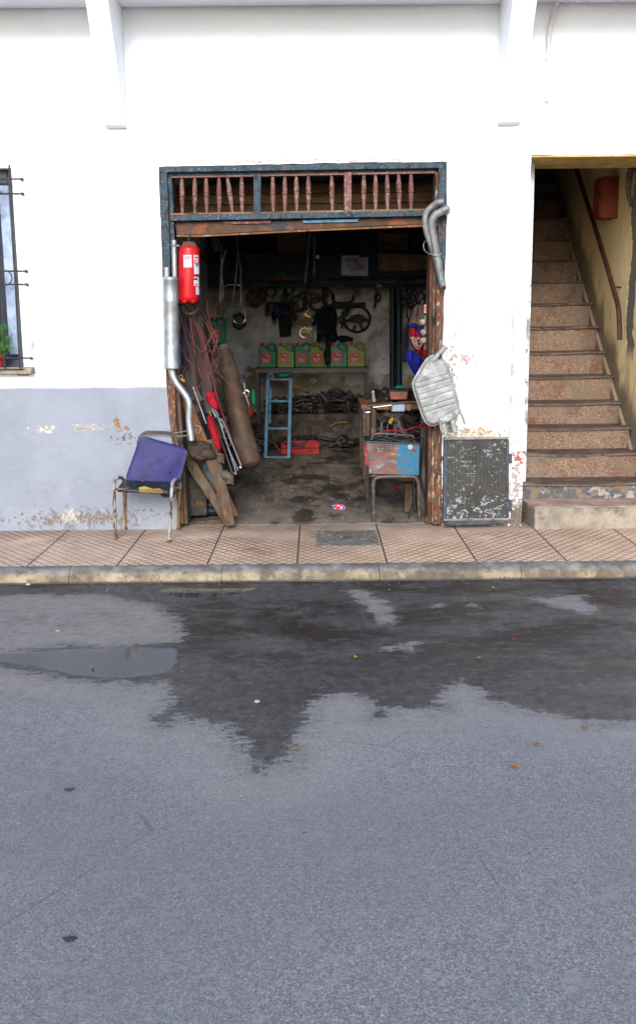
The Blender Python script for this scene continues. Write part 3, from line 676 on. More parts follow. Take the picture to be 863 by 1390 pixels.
def floor_mat():
    m, N, b = base_mat('oily_floor'); x, y, z = N.xyz()
    col = N.mix(N.mr(N.noise(4.2, 9, (1, .45, 1), rough=.75), .36, .66), (.065, .050, .038), (.19, .152, .118))
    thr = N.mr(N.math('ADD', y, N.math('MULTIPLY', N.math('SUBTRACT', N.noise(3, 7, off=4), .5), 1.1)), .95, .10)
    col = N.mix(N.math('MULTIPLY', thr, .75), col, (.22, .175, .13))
    sp = N.mr(N.noise(28, 6, (.6, 1, 1), off=9, rough=.7), .62, .68)
    col = N.mix(N.math('MULTIPLY', sp, .6), col, (.24, .21, .17))
    oil = N.mr(N.noise(3.0, 6, (1, .5, 1), off=17), .50, .62); col = N.mix(N.math('MULTIPLY', oil, .8), col, (.022, .017, .013))
    finish(N, b, col, N.mixf(oil, .85, .5), 0, N.noise(30, 8, rough=.7), .7, .01); return m
mt['floor'] = floor_mat()
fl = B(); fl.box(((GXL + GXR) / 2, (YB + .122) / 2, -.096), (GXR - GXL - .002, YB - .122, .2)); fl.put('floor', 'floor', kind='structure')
# low masonry bench along the back
lb = G(470, 605).y
lg = B(); lg.box(((P(340, 560, lb).x + GXR) / 2, (lb + YB) / 2, .2 + .004), (GXR - P(340, 560, lb).x, YB - lb - .004, P(430, 563, lb).z - 0)); lg.put('masonry_bench', M('sooty_masonry', (.065, .052, .042), .9, layers=[((.13, .10, .075), 5, .5, .66), ((.03, .026, .022), 9, .52, .62)], bump=.7, bscale=20, bd=.015), bevel=.01, label='low dark masonry bench along the back wall of the workshop', cat='bench')
# ceiling boards behind the turned screen
for i, (ya, yb_, dy) in enumerate(((249, 262, .02), (263, 276, 0), (277, 292, .015))):
    q = B(); Yp = .62 + dy
    q.prism([P(232, ya + 2.5, Yp), P(590, ya - 2, Yp), P(590, yb_ - 2.2, Yp), P(232, yb_ + 2.2, Yp)], (0, .04, 0)); q.put('ceiling_plank', 'old_plank', bld, bevel=.004)
# wood / roller lintel under the screen
# stairwell
g = .25; yk = [655, 615, 580, 546, 510, 477, 443, 411, 381, 352.5, 325, 296, 270, 246, 224, 204]
Yf = G(726, 718.5).y; zb0 = P(725, 689.5, Yf).z; Y0 = G(780, 676.5, zb0).y
Zk = [P(765, yy, Y0 + k * g).z for k, yy in enumerate(yk)]
print('stairs', Yf, zb0, Y0, [round(z, 2) for z in Zk])
SXL, SXR = 1.52, 2.62
slope = (Zk[11] - Zk[1]) / (10 * g)
mt['stair_wall'] = stair_wall_mat(slope, Y0 + g, Zk[1])
st = thing('staircase', (2.05, Y0, 0), 'steep flight of worn reddish brown speckled steps rising into the dark', 'staircase')
xr = [860, 861, 856, 840, 829, 819, 810, 802, 793, 784, 776, 770, 764, 758, 752, 747]
for k in range(len(yk)):
    yy = Y0 + k * g; zz = Zk[k]; zp = Zk[k - 1] if k else zb0
    X1 = min(SXR - .02, max(2.48, P(xr[k], yk[k], yy).x)) if k > 1 else SXR - .02
    s_ = B(); s_.box(((SXL + X1) / 2, yy + g / 2 + .03, (zz - .02 + zp - .15) / 2), (X1 - SXL, g + .06, zz - .02 - zp + .15)); so = s_.put('step', 'terrazzo' if k else 'blue_riser', st)
    n_ = B(); nn = 22
    prev = None
    for i in range(nn + 1):
        xx = SXL + (X1 - SXL + .012) * i / nn
        w = noise.noise(Vector((xx * 3.1, k * 3.7, 0))); dip = -.014 * max(0, 1 - abs((xx - (SXL + X1) / 2) / .38) ** 2); ch = -.018 if (w > .28 and k % 2 == 1) else 0
        jx = noise.noise(Vector((xx * 12, k * 3.7, 5))) * .003
        pr_ = [(yy - .016 - ch * .6 + jx, zz - .024), (yy - .024 - ch + jx, zz - .02 + dip * .5), (yy - .024 - ch + jx, zz - .007 + dip + jx), (yy - .016 - ch, zz + dip), (yy + .10, zz + dip * .6), (yy + g + .03, zz), (yy + g + .03, zz - .024)]
        ring = [n_.bm.verts.new((xx, a, c)) for a, c in pr_]
        if prev:
            for j in range(7): n_.bm.faces.new([prev[j], prev[(j + 1) % 7], ring[(j + 1) % 7], ring[j]])
        else: n_.bm.faces.new(ring[::-1])
        prev = ring
    n_.bm.faces.new(prev); n_.put('nosing', 'tread', so, sharp=50)
# rough stringer strip at the wall end of the flight
sg = B(); q = []
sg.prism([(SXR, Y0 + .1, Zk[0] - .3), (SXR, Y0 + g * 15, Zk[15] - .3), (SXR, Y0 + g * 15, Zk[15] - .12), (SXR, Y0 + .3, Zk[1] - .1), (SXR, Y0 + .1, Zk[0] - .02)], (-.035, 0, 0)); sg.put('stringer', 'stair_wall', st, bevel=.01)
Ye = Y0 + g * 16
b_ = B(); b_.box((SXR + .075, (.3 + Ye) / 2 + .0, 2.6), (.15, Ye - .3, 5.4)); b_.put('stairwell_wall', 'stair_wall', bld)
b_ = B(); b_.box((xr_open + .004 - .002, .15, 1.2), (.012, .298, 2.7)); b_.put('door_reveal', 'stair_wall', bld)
b_ = B(); b_.box((GXR + .08 + .07 , (.3 + Ye) / 2, 2.6), (.0, .0, .0)) if False else None
bx = B(); bx.box((SXL - .045, (T + Ye) / 2, 2.6), (.07, Ye - T, 5.4)); bx.put('stairwell_wall', 'white_plaster', bld)
bx = B(); bx.box(((SXL + SXR) / 2, Ye + .05, 2.6), (SXR - SXL + .3, .1, 5.4)); bx.put('stairwell_wall', 'soot_plaster', bld)
bx = B(); bx.box(((SXL + SXR) / 2, (T + Ye) / 2, 5.3), (SXR - SXL + .3, Ye - T, .1)); bx.put('stairwell_ceiling', 'soot_plaster', bld)
# deep yellow lintel
Yi = G  # noqa
r_ = ray(790, 226); Yli = CAM.y + r_.y * ((ztop - H) / r_.z)
bx = B(); bx.prism([(SXL - .08, .001, ztop - .014), (xr_open, .001, ztop - .014), (xr_open, Yli, ztop - .014), (SXL - .08, Yli, ztop - .014)], (0, 0, .012))
bx.box(((SXL - .08 + xr_open) / 2, (T + Yli) / 2 + .001, ztop + .3), (xr_open - SXL + .08, Yli - T, .594)); bx.put('lintel', M('ochre_paint', (.46, .32, .11), .8, layers=[((.35, .24, .10), 9, .56, .68)], bump=.4), bld)

# entrance step block
es = thing('entrance_step', G(790, 718), 'low concrete block step with a pinkish tiled top at the foot of the stairs', 'step')
a = B(); pl = [G(725, 718.5), Vector((3.1, Yf, 0)), Vector((3.1, Y0 - .001, 0)), Vector((G(709, 704).x, Y0 - .001, 0)), G(706.5, 706)]
pl = [Vector((p.x, p.y, -.02)) for p in pl]; a.prism(pl, (0, 0, zb0 - .006 + .02)); a.put('block', 'concrete', es, bevel=.008)
tl = B(); tl.prism([Vector((p.x, min(p.y + .03, Y0 - .002) if i < 2 else p.y, zb0 - .006)) for i, p in enumerate(pl)], (0, 0, .007)); tl.put('tiled_top', M('pink_tile', (.42, .285, .225), .75, layers=[((.28, .2, .16), 6, .5, .66)], bump=.3), es)

# downpipe between the doors
dp = thing('downpipe', P(692, 700, -.03), 'thin white drainpipe with a worn beige lower length running down to the radiator', 'drainpipe')
a = B(); a.tube([P(701, 172, -.03), P(701, 235, -.03), P(699, 330, -.03), P(697.5, 411, -.03)], .014, 10); a.put('upper_pipe', 'white_plaster', dp)
a = B(); a.tube([P(697.5, 411, -.032), P(695.5, 500, -.032), P(692.5, 600, -.032), P(690, 704, -.032)], .014, 10); a.put('lower_pipe', M('beige_pipe', (.52, .45, .40), .7, layers=[((.66, .64, .62), 14, .5, .6), ((.3, .24, .2), 22, .6, .68)], bump=.3), dp)
for yy, xx in ((411, 697.5), (235, 701)):
    a = B(); a.rod(P(xx, yy - 4, -.03), P(xx, yy + 4, -.03), .019, seg=12); a.put('collar', 'white_plaster', dp)
# loose cable at upper right
a = B(); a.tube([P(758, -12, -.05), P(754, 8, -.04), P(746, 40, -.03), P(743.5, 75, -.02), P(742.5, 110, -.02), P(742, 138, -.025)], [.019, .019, .018, .016, .013, .013], 8); a.put('cable', M('dirty_white_cable', (.55, .53, .50), .6, layers=[((.35, .22, .12), 20, .58, .66)], bump=.1), label='pale cable hanging down the wall above the stair entrance', cat='cable')

# ------------------------------------------------------------------ door frame with turned screen
df = thing('door_frame', P(410, 712, 0), 'old wooden doorway surround with peeling blue paint and a screen of turned spindles', 'door frame')
def quad_px(b, pts, Y, t): b.prism([P(x, y, Y) for x, y in pts], (0, t, 0))
a = B(); quad_px(a, [(216, 226.5), (606, 219.5), (606, 228), (216, 234)], -.012, .10); a.put('head', 'blue_paint', df, bevel=.004)
a = B(); quad_px(a, [(228, 234), (592, 228), (592, 233), (228, 240)], .03, .09); a.put('head_moulding', 'blue_paint', df, bevel=.004)
a = B(); quad_px(a, [(232, 239.5), (590, 232.5), (590, 235), (232, 241.5)], .02, .06); a.put('head_bead', 'pink_paint', df)
def post(pts_l, pts_r, Y, t, name, mat):
    a = B(); 
    L = [P(x, y, Y) for x, y in pts_l]; Rr = [P(x, y, Y) for x, y in pts_r]; prev = None; n = 24
    def at(L, k):
        s_ = k * (len(L) - 1); i = min(int(s_), len(L) - 2); return L[i].lerp(L[i + 1], s_ - i)
    for i in range(n + 1):
        k = i / n; l, r = at(L, k), at(Rr, k); j = noise.noise(Vector((l.z * 6, Y * 9, l.x))) * .004
        ring = [a.bm.verts.new(v) for v in (l + Vector((j, 0, 0)), r + Vector((j, 0, 0)), r + Vector((0, t, 0)), l + Vector((0, t, 0)))]
        if prev:
            for q_ in range(4): a.bm.faces.new([prev[q_], prev[(q_ + 1) % 4], ring[(q_ + 1) % 4], ring[q_]])
        else: a.bm.faces.new(ring[::-1])
        prev = ring
    a.bm.faces.new(prev); return a.put(name, mat, df, bevel=.003)
post([(216, 234), (220, 350), (223, 440), (225, 500)], [(227, 234), (231, 350), (233, 440), (235, 500)], -.010, .10, 'post', 'blue_paint')
post([(228, 240), (232, 350), (234, 440), (236, 500)], [(233.5, 241), (238, 350), (240, 440), (241, 500)], .02, .12, 'post_moulding', 'blue_paint')
post([(225, 500), (229, 560), (236, 620), (243, 711)], [(237, 500), (240, 560), (244, 620), (250, 711)], -.008, .11, 'post', 'jamb_paint')
post([(237, 500), (241, 560), (245, 620), (250.5, 711)], [(242, 500), (246, 560), (250, 620), (255, 711)], .02, .20, 'inner_jamb', 'dark_wood')
post([(595, 228), (595, 300), (592, 385)], [(606, 228), (606, 300), (602.5, 385)], -.010, .10, 'post', 'blue_paint')
post([(592, 385), (591, 470), (590, 712)], [(602.5, 385), (600, 470), (599, 712)], -.008, .10, 'post', 'jamb_paint')
post([(590, 233), (590, 300), (587, 385), (586, 470), (585, 711)], [(594.5, 233), (594.5, 300), (591.5, 385), (590.5, 470), (589.5, 712)], .02, .14, 'post_moulding', 'jamb_paint')
post([(586, 300), (583, 385), (582, 470), (580.5, 710)], [(590, 300), (586.5, 385), (585.5, 470), (584.5, 710)], .06, .22, 'inner_jamb', 'rust_beam')
a = B(); quad_px(a, [(231, 292), (590, 285), (590, 293), (231, 300)], .0, .09); a.put('rail', 'blue_paint', df, bevel=.004)
a = B(); quad_px(a, [(231, 289.5), (590, 283), (590, 285.2), (231, 291.8)], .015, .09); a.put('rail_top', 'old_plank', df)
# swagged lintel board under the rail
a = B(); quad_px(a, [(238, 301), (300, 301), (420, 299), (586, 294), (586, 304), (500, 307), (425, 311), (340, 315), (270, 319), (240, 319)], .05, .06); a.put('lower_board', 'rust_beam', df, bevel=.003)
a = B(); quad_px(a, [(240, 319.3), (270, 319.3), (425, 311.3), (586, 304.3), (586, 307), (425, 313.5), (270, 321.5), (240, 321)], .035, .05); a.put('board_edge', 'orange_wood', df)
a = B(); quad_px(a, [(302, 301), (368, 299.5), (366, 303), (320, 304), (303, 303)], .034, .012); a.put('paint_flake', 'pink_paint', df)
a = B(); quad_px(a, [(410, 299), (487, 297), (485, 301), (412, 302.5)], .034, .012); a.put('paint_flake', 'sky_blue', df)
for x, mname in ((349, 'blue_paint'), (472, 'pink_paint')):
    a = B(); ya = 236 - (x - 349) * .018; quad_px(a, [(x - 5, ya), (x + 5, ya), (x + 5, ya + 54), (x - 5, ya + 54)], .01, .06); a.put('mullion', mname, df, bevel=.004)
prof = [(0, .013), (.06, .0125), (.25, .019), (.42, .0215), (.47, .018), (.49, .024), (.52, .024), (.54, .018), (.58, .0215), (.75, .017), (.94, .012), (1, .013)]
for x in (247, 264, 280, 297, 313, 328, 370, 386, 402, 418, 450, 493, 509, 525, 541, 557):
    ya = 241 - (x - 232) * .0185; lean = 5 if x == 313 else rnd.uniform(-.6, .6)
    a = B(); a.lathe(P(x - lean * .9, ya - 1.5, .04), P(x + lean * .4 + .8, ya + 50.5, .04), [(t, q * .86) for t, q in prof], 12); a.put('spindle', 'pink_paint', df)
a = B(); a.tube([P(236, 240, .3), P(290, 246, .3), P(340, 250, .3), P(390, 249, .3), P(430, 240, .3), P(470, 236, .3)], .005, 6); a.put('cable', 'cable_black', label='thin dark cable sagging behind the turned spindles over the doorway', cat='cable')

# ------------------------------------------------------------------ window at far left
wn = thing('window', (winR - .5, .1, winB), 'barred street window with a pale blue louvred sash at the left edge', 'window')
a = B(); Yw = .10
for xx, w in ((winR - .026, .052), (winL + .026, .052)): a.box((xx, Yw, (winT + winB) / 2), (w, .06, winT - winB - .004))
a.box(((winL + winR) / 2, Yw, winT - .05), (winR - winL - .108, .056, .10)); a.box(((winL + winR) / 2, Yw, winB + .03), (winR - winL - .108, .056, .06)); a.put('frame', 'window_frame', wn, bevel=.004)
a = B(); a.box((winR - .095, Yw + .015, (winT + winB) / 2), (.07, .04, winT - winB - .20)); a.put('sash', M('pale_blue_sash', (.33, .39, .50), .5, layers=[((.22, .27, .36), 12, .5, .66)], bump=.15), wn, bevel=.003)
a = B(); n = 34
for i in range(n):
    zz = winB + .12 + (winT - winB - .26) * i / (n - 1); a.box(((winL + winR) / 2 - .10, Yw + .03, zz), (winR - winL - .30, .006, .034), (R(30), 0, 0))
a.put('louvre', M('pale_blue_louvre', (.36, .43, .55), .45, bump=.1), wn)
a = B(); a.box(((winL + winR) / 2, .27, (winT + winB) / 2), (winR - winL, .02, winT - winB)); a.put('blind_backing', 'print_dark', wn)
a = B(); a.box(((winL + winR) / 2 + .02, -.03, winB - .015), (winR - winL + .12, .10, .05)); a.put('sill', 'concrete', wn, bevel=.006)
gr = thing('window_grille', P(10, 500, -.09), 'rusty wrought iron grille of bars and rings fixed over the street window', 'window grille')
Yg = -.10
for (ya, xe) in ((243, 30), (263, 31), (368, 36), (386, 37), (486, 43)):
    a = B(); p = P(xe, ya, -.02); q = P(xe - 5, ya, Yg); a.tube([P(xe, ya, .01), P(xe - 1, ya, -.04), Vector((q.x, Yg, q.z)), Vector((winL - .05, Yg, q.z + .01))], .0065, 7, False); a.put('cross_bar', 'iron_grille', gr)
    a = B(); a.lathe(P(xe + 1, ya, -.02), P(xe - 1, ya, .0), [(0, .009), (1, .012)], 8); a.put('wall_plug', 'rust', gr)
for xa, xb in ((13, 27.5), (-20, -6), (-55, -40)):
    a = B(); a.rod(P(xa, 224, Yg - .012), P(xb, 500, Yg - .012), .0075, seg=7); a.put('upright', 'iron_grille', gr)
a = B(); a.rod(P(0, 345, Yg - .012), P(7, 500, Yg - .012), .006, seg=7); a.put('upright', 'iron_grille', gr)
for yy in (253, 377):
    for xx in (7, -13):
        a = B(); c = P(xx, yy, Yg); a.ring(c, .052, .052, .005, n=18, seg=6); a.put('ring', 'iron_grille', gr)
a = B(); a.tube([P(43, 506, 0), P(40, 503, -.05), P(20, 501, Yg), P(-30, 502, Yg)], .005, 6); a.put('cross_bar', 'iron_grille', gr)
ppot = thing('potted_plant', P(2, 496, -.05), 'small green leafy plant in a red pot behind the window bars', 'potted plant')
pc = P(-1, 497, -.045); 
a = B(); a.lathe(pc, pc + Vector((0, 0, .085)), [(0, .035), (.85, .05), (.86, .056), (1, .056), (1, .046), (.9, .044)], 14); a.put('pot', 'crate_red', ppot)
a = B()
for i in range(120):
    c = pc + Vector((rnd.gauss(.01, .05), rnd.gauss(0, .022), .08 + rnd.random() * .20)); d = Vector((rnd.uniform(-1, 1), rnd.uniform(-1, .3), rnd.uniform(-.1, 1))).normalized(); u = d.orthogonal().normalized(); L = rnd.uniform(.03, .05); w = L * .36
    a.face([c, c + d * L * .35 + u * w, c + d * L * .8 + u * w * .8, c + d * L, c + d * L * .8 - u * w * .8, c + d * L * .35 - u * w]); 
a.put('foliage', 'leaf_green', ppot)

# ------------------------------------------------------------------ stairwell fittings
XR_ = SXR - .085
hr = thing('handrail', PX(840, 460, XR_), 'slim dark brown handrail climbing the yellow stairwell wall', 'handrail')
a = B(); a.tube([PX(840.5, 461, XR_), PX(840, 440, XR_), PX(838, 415, XR_), PX(833.5, 398, XR_), PX(825, 368, XR_), PX(812, 325, XR_), PX(797, 277, XR_), PX(780, 224, XR_)], .021, 10); a.put('rail', 'brown_rail', hr)
for x, y in ((829, 390), (805, 295)):
    p = PX(x, y, XR_); a = B(); a.rod(p, Vector((SXR, p.y, p.z)), .008); a.put('bracket', 'brown_rail', hr)
p = PX(823, 297, SXR - .07)
mb = thing('meter_box', Vector((SXR - .06, p.y, p.z)), 'oxide red metal box fixed high on the yellow stairwell wall', 'meter box')
hh = PX(823, 242, SXR - .07).z - p.z
a = B(); a.box((SXR - .075, p.y + .03, p.z + hh / 2), (.15, .22, hh)); a.put('case', 'red_box', mb, bevel=.008)
a = B(); a.box((SXR - .154, p.y + .03, p.z + hh / 2), (.012, .19, hh - .03)); a.put('door', 'red_box', mb, bevel=.004)
a = B(); a.tube([PX(856, 228, SXR - .04), PX(853, 240, SXR - .035), PX(852, 262, SXR - .035), PX(856, 280, SXR - .02)], [.025, .024, .02, .012], 10); a.put('conduit', M('old_lead_pipe', (.16, .11, .095), .7, layers=[((.3, .25, .2), 12, .5, .66)], bump=.4), label='stubby old grey brown pipe high on the stairwell wall at the right edge', cat='pipe')

# ------------------------------------------------------------------ muffler, left
mf = thing('exhaust_silencer', P(236, 598, -.12), 'long silver cylindrical exhaust silencer with a bent tailpipe on the left door post', 'silencer', None)
Ym = -.10; s = S(Ym)
a = B(); a.lathe(P(231.5, 376, Ym), P(233.5, 501, Ym), [(0, .001), (0, 9.3 * s), (.012, 10.4 * s), (.03, 10.6 * s), (.04, 10.2 * s), (.25, 10.3 * s), (.26, 10.5 * s), (.27, 10.3 * s), (.96, 10.3 * s), (.97, 10.7 * s), (.99, 10.5 * s), (1, 9.4 * s), (1, .001)], 28); a.put('body', 'steel', mf)
a = B(); a.tube([P(233, 497, Ym), P(234.5, 508, Ym), P(240, 520, Ym - .01), P(252, 536, Ym - .03), P(257, 548, Ym - .04), P(257, 572, Ym - .04), P(260.5, 598, Ym - .05)], 4.6 * s, 14); a.put('tailpipe', 'steel', mf)
a = B(); a.rod(P(236.5, 326, Ym + .03), P(237.5, 378, Ym + .03), 3.3 * s, seg=12); a.put('inlet_pipe', 'steel', mf)
a = B(); a.rod(P(226.5, 363, Ym), P(227, 378, Ym), 3.6 * s, seg=12); a.put('inlet_pipe', 'steel', mf)
a = B(); a.rod(P(236.7, 332, Ym + .03), P(236.7, 335, Ym + .03), 4.3 * s, seg=12); a.box(P(241, 333.5, Ym + .03), (5 * s, .02, 2.2 * s)); a.put('clamp', 'grey_pipe', mf)

# fire extinguisher
fe = thing('fire_extinguisher', P(257, 412, -.03), 'bright red fire extinguisher cylinder with white labels hanging in the doorway', 'fire extinguisher')
Ye_ = .0; s = S(Ye_); r0 = 14 * s
a = B(); pf = [(0, r0 * .45), (.0, r0 * .6), (.03, r0 * .86), (.06, r0 * .98), (.10, r0), (.90, r0), (.94, r0 * .98), (.97, r0 * .86), (.99, r0 * .6), (1, r0 * .3)]
a.lathe(P(256, 411, Ye_), P(257, 333, Ye_), pf, 36); a.put('cylinder', 'red_gloss', fe)
for k in range(5):
    an = k * 2 * math.pi / 5 + .5; c = P(256, 409, Ye_) + Vector((math.cos(an) * r0 * .62, math.sin(an) * r0 * .62, 0)); a = B(); a.lathe(c + Vector((0, 0, .02)), c - Vector((0, 0, .018)), [(0, r0 * .35), (.6, r0 * .34), (.9, r0 * .22), (1, .002)], 10); a.put('foot', 'red_gloss', fe)
a = B(); a.lathe(P(257, 334.5, Ye_), P(257, 328.5, Ye_), [(0, r0 * .78), (.3, r0 * .72), (.5, r0 * .62), (1, r0 * .58)], 20); a.put('neck', 'rust', fe)
def wrap_label(x0, x1, y0, y1, mat, nm='label', parent=fe, ex=.0016):
    a = B(); n = 8; top = []; bot = []
    for i in range(n + 1):
        x = x0 + (x1 - x0) * i / n; t = (x - 256.7) / 14; dy = -math.sqrt(max(0.02, 1 - t * t)) * (r0 + ex)
        top.append(P(x, y0, Ye_ + dy)); bot.append(P(x, y1, Ye_ + dy))
        # keep true radius: rebuild from angle
        an = math.asin(max(-.99, min(.99, t))); cx = P(256.7, (y0 + y1) / 2, Ye_).x
        for L, yy in ((top, y0), (bot, y1)): L[-1] = Vector((cx + math.sin(an) * (r0 + ex), Ye_ - math.cos(an) * (r0 + ex), P(256.7, yy, Ye_ - r0).z))
    for i in range(n): a.bm.faces.new([a.bm.verts.new(v) for v in (top[i], top[i + 1], bot[i + 1], bot[i])])
    bmesh.ops.remove_doubles(a.bm, verts=a.bm.verts, dist=1e-5)
    bmesh.ops.solidify(a.bm, geom=a.bm.faces[:], thickness=.0008)
    return a.put(nm, mat, parent)
wrap_label(251.5, 262, 346, 363, 'paper')
wrap_label(253, 260.5, 348.5, 349.5, 'print_red', 'print', ex=.0028); wrap_label(253, 259, 351, 351.8, 'print_red', 'print', ex=.0028)
wrap_label(264.5, 270, 346, 372, 'paper'); wrap_label(265.2, 269.8, 348, 350, 'print_red', 'print', ex=.0028); wrap_label(265, 270, 352.5, 358, 'print_red', 'print', ex=.0028); wrap_label(266, 268.6, 353.5, 356, 'paper', 'print', ex=.0036)
wrap_label(266.5, 269.5, 358.5, 361, 'green_paint', 'print', ex=.0030)
wrap_label(264.5, 270, 376, 388, 'paper'); wrap_label(263, 268.5, 377.5, 380, 'print_dark', 'print', ex=.0028); wrap_label(265.5, 268, 385, 387, 'print_red', 'print', ex=.0028)
wrap_label(267, 270.3, 389, 400, 'paper')
a = B(); a.tube([P(257, 331, 0), P(256, 324, .03), P(250, 318, .05)], .004, 6); a.put('hanging_wire', 'dark_iron', fe)

# ------------------------------------------------------------------ bent exhaust pipes, upper right
ep = thing('exhaust_pipe', P(600, 390, -.08), 'pair of chalky grey bent exhaust pipes tied to the upper right door post', 'exhaust pipe')
Yp = -.085; s = S(Yp)
a = B(); a.tube([P(601, 273.5, Yp), P(592, 276, Yp), P(581, 285, Yp), P(577, 293, Yp), P(577, 306, Yp), P(581, 322, Yp), P(588, 342, Yp), P(593, 360, Yp)], [4.1 * s] * 7 + [3.5 * s], 14); a.put('front_pipe', 'grey_pipe', ep)
a = B(); a.tube([P(607, 283, Yp - .02), P(600, 286.5, Yp - .02), P(590, 292, Yp - .02), P(585.5, 302, Yp - .02), P(587, 318, Yp - .02), P(591, 340, Yp - .02), P(596, 366, Yp - .02), P(601, 388, Yp - .02)], [4.8 * s] * 7 + [4.4 * s], 14); a.put('rear_pipe', 'grey_pipe', ep)
a = B(); a.lathe(P(603, 287, Yp + .02), P(606, 284, Yp - .02), [(0, .012), (.4, .034), (.6, .034), (1, .03)], 14); a.rod(P(608, 281, Yp), P(609, 290, Yp), .007); a.put('flange', 'grey_pipe', ep)
a = B(); a.tube([P(599, 372, Yp - .04), P(602, 376, Yp - .035), P(603, 386, Yp - .03), P(604, 392, Yp - .02), P(600, 391, Yp - .03), P(597, 389, Yp - .03)], .006, 6); a.put('broken_edge', 'black_metal', ep)
a = B(); a.tube([P(589, 345, Yp - .04), P(583, 345, Yp), P(577, 341, .02), P(574.5, 335, .03), P(576, 328, .03), P(581, 328, 0), P(590, 332, .0)], .0035, 6); a.tube([P(583, 344, Yp - .02), P(590, 347, Yp - .055), P(597, 346, Yp - .03), P(599, 343, 0)], .0035, 6); a.put('tie_wire', 'wire_pale', ep)

# ------------------------------------------------------------------ flat silencer, right
fs = thing('flat_silencer', P(592, 590, -.12), 'flat ribbed silver exhaust silencer hanging on the right door post', 'silencer')
out = [(587, 481.5), (593, 482.5), (601, 486), (607, 493), (609.5, 500), (613, 511), (617, 524), (621, 539), (624, 552), (624, 558), (620, 563), (612, 567), (602, 571), (596, 576), (588, 578.5), (581, 577.5), (576, 573), (572, 565), (568, 554), (564, 542), (560, 529), (558.5, 521), (561, 514), (567, 504), (572, 495), (577, 488), (582, 483.5)]
ux, uy = math.cos(R(-17)), math.sin(R(-17))
def ribs(x, y, d):
    h = 0
    rim = .0 if d < 2.2 else min(1, (d - 2.2) / 3.5); h = .034 * math.sqrt(1 - (1 - rim) ** 2)
    v = -(x - 590) * uy * 1 + (y - 530) * ux                # distance across the ribs
    v = (x - 590) * .292 + (y - 530) * .956
    if -22 < v < 32:
        for c in (-17, -10, -1, 6.5, 17, 24):
            h -= .006 * math.exp(-((v - c) / .8) ** 2) * rim
    h += .012 * rim * math.exp(-((x - 576) ** 2 + (y - 509) ** 2) / 26)
    h += noise.noise(Vector((x * .12, y * .12, 0))) * .0025 * rim
    return h
a = B(); a.puff(out, -.13, .002, 1.5, .9, ribs); a.put('shell', 'dull_alu', fs, sharp=60)
s = S(-.15)
a = B(); a.tube([P(588, 489, -.16), P(596, 481, -.17), P(604, 471, -.18)], 4.0 * s, 16, False); a.put('inlet_pipe', 'dull_alu', fs)
a = B(); a.lathe(P(603.3, 471.9, -.18), P(604.6, 470.2, -.18), [(0, 3.4 * s), (0, 4.3 * s), (1, 4.3 * s), (1, 3.2 * s), (.2, 3.1 * s)], 16); a.put('inlet_rim', 'dull_alu', fs)
a = B(); a.lathe(P(604.2, 470.5, -.18), P(604.9, 469.7, -.18), [(0, 3.2 * s), (1, 3.1 * s)], 16); a.put('inlet_mouth', 'black_metal', fs)
a = B(); a.tube([P(595, 486, -.19), P(599, 484, -.2), P(597, 481, -.19)], .007, 8); a.put('hanger', 'dark_iron', fs)
for p0, p1, rr in (((600, 566), (604.5, 589), 3.9), ((612, 562), (617.5, 586.5), 3.9)):
    a = B(); a.tube([P(*p0, -.15), P((p0[0] + p1[0]) / 2 - .5, (p0[1] + p1[1]) / 2, -.16), P(*p1, -.17)], rr * s, 16); a.put('outlet_pipe', 'dull_alu', fs)
a = B(); a.tube([P(596, 566, -.17), P(597.5, 578, -.175), P(600, 588, -.18)], 1.4 * s, 8); a.put('hanger', 'dull_alu', fs)
a = B(); a.tube([P(620, 550, -.16), P(624, 558, -.17), P(628, 568, -.17), P(630.5, 576, -.17)], [1.6 * s, 1.8 * s, 1.5 * s, 1.6 * s], 8); a.put('hanger', 'dull_alu', fs)
a = B(); a.puff([(594, 568), (603, 563), (614, 557), (621, 554), (624, 560), (618, 568), (608, 573), (598, 576)], -.17, .02, 3, 1.6, lambda x, y, d: noise.noise(Vector((x * .5, y * .5, 2))) * .012); a.put('outlet_shroud', 'dull_alu', fs, sharp=60)

# ------------------------------------------------------------------ car radiator
rd = thing('car_radiator', G(645, 713), 'scraped dark car radiator leaning upright against the white wall', 'radiator')
def RL(x, y): # the radiator leans a little
    return P(x, y, -.085 + (713 - y) / 119 * .045)
def rq(b, pts, t): b.prism([RL(x, y) for x, y in pts], (0, t, 0))
a = B(); rq(a, [(607, 598), (686, 597), (687.5, 704.5), (606, 706)], .03); a.put('core', 'rad_core', rd)
a = B(); rq(a, [(602, 594.5), (607, 594.5), (606, 706), (601, 706)], .045); a.put('side_tank', 'rad_tank', rd, bevel=.004)
a = B(); rq(a, [(686.2, 597.2), (690, 597), (690.5, 704), (687.8, 704.5)], .045); a.put('side_tank', 'rad_tank', rd, bevel=.004)
n = 46
for y0_, xs_, xe_ in ((595.5, 602, 689), (705.6, 602, 690)):
    a = B()
    rq(a, [(xs_, y0_ - 1.3), (xe_, y0_ - 2.2), (xe_, y0_ + .4), (xs_, y0_ + 1.4)], .035)
    for i in range(n):
        x = xs_ + 1 + (xe_ - xs_ - 2) * i / (n - 1); c = RL(x, y0_ - (x - xs_) * .009) + Vector((0, -.006, 0)); a.box(c, (.005, .014, .011))
    a.put('crimped_strip', 'rad_strip', rd)
a = B(); rq(a, [(602, 707.3), (671, 706.3), (670, 712.5), (604, 714)], .055); a.put('bottom_tank', 'rad_tank', rd, bevel=.007)
a = B(); rq(a, [(672, 706.3), (688, 706), (685, 710.5), (673, 711.5)], .04); a.put('bottom_tank', 'rad_tank', rd, bevel=.006)
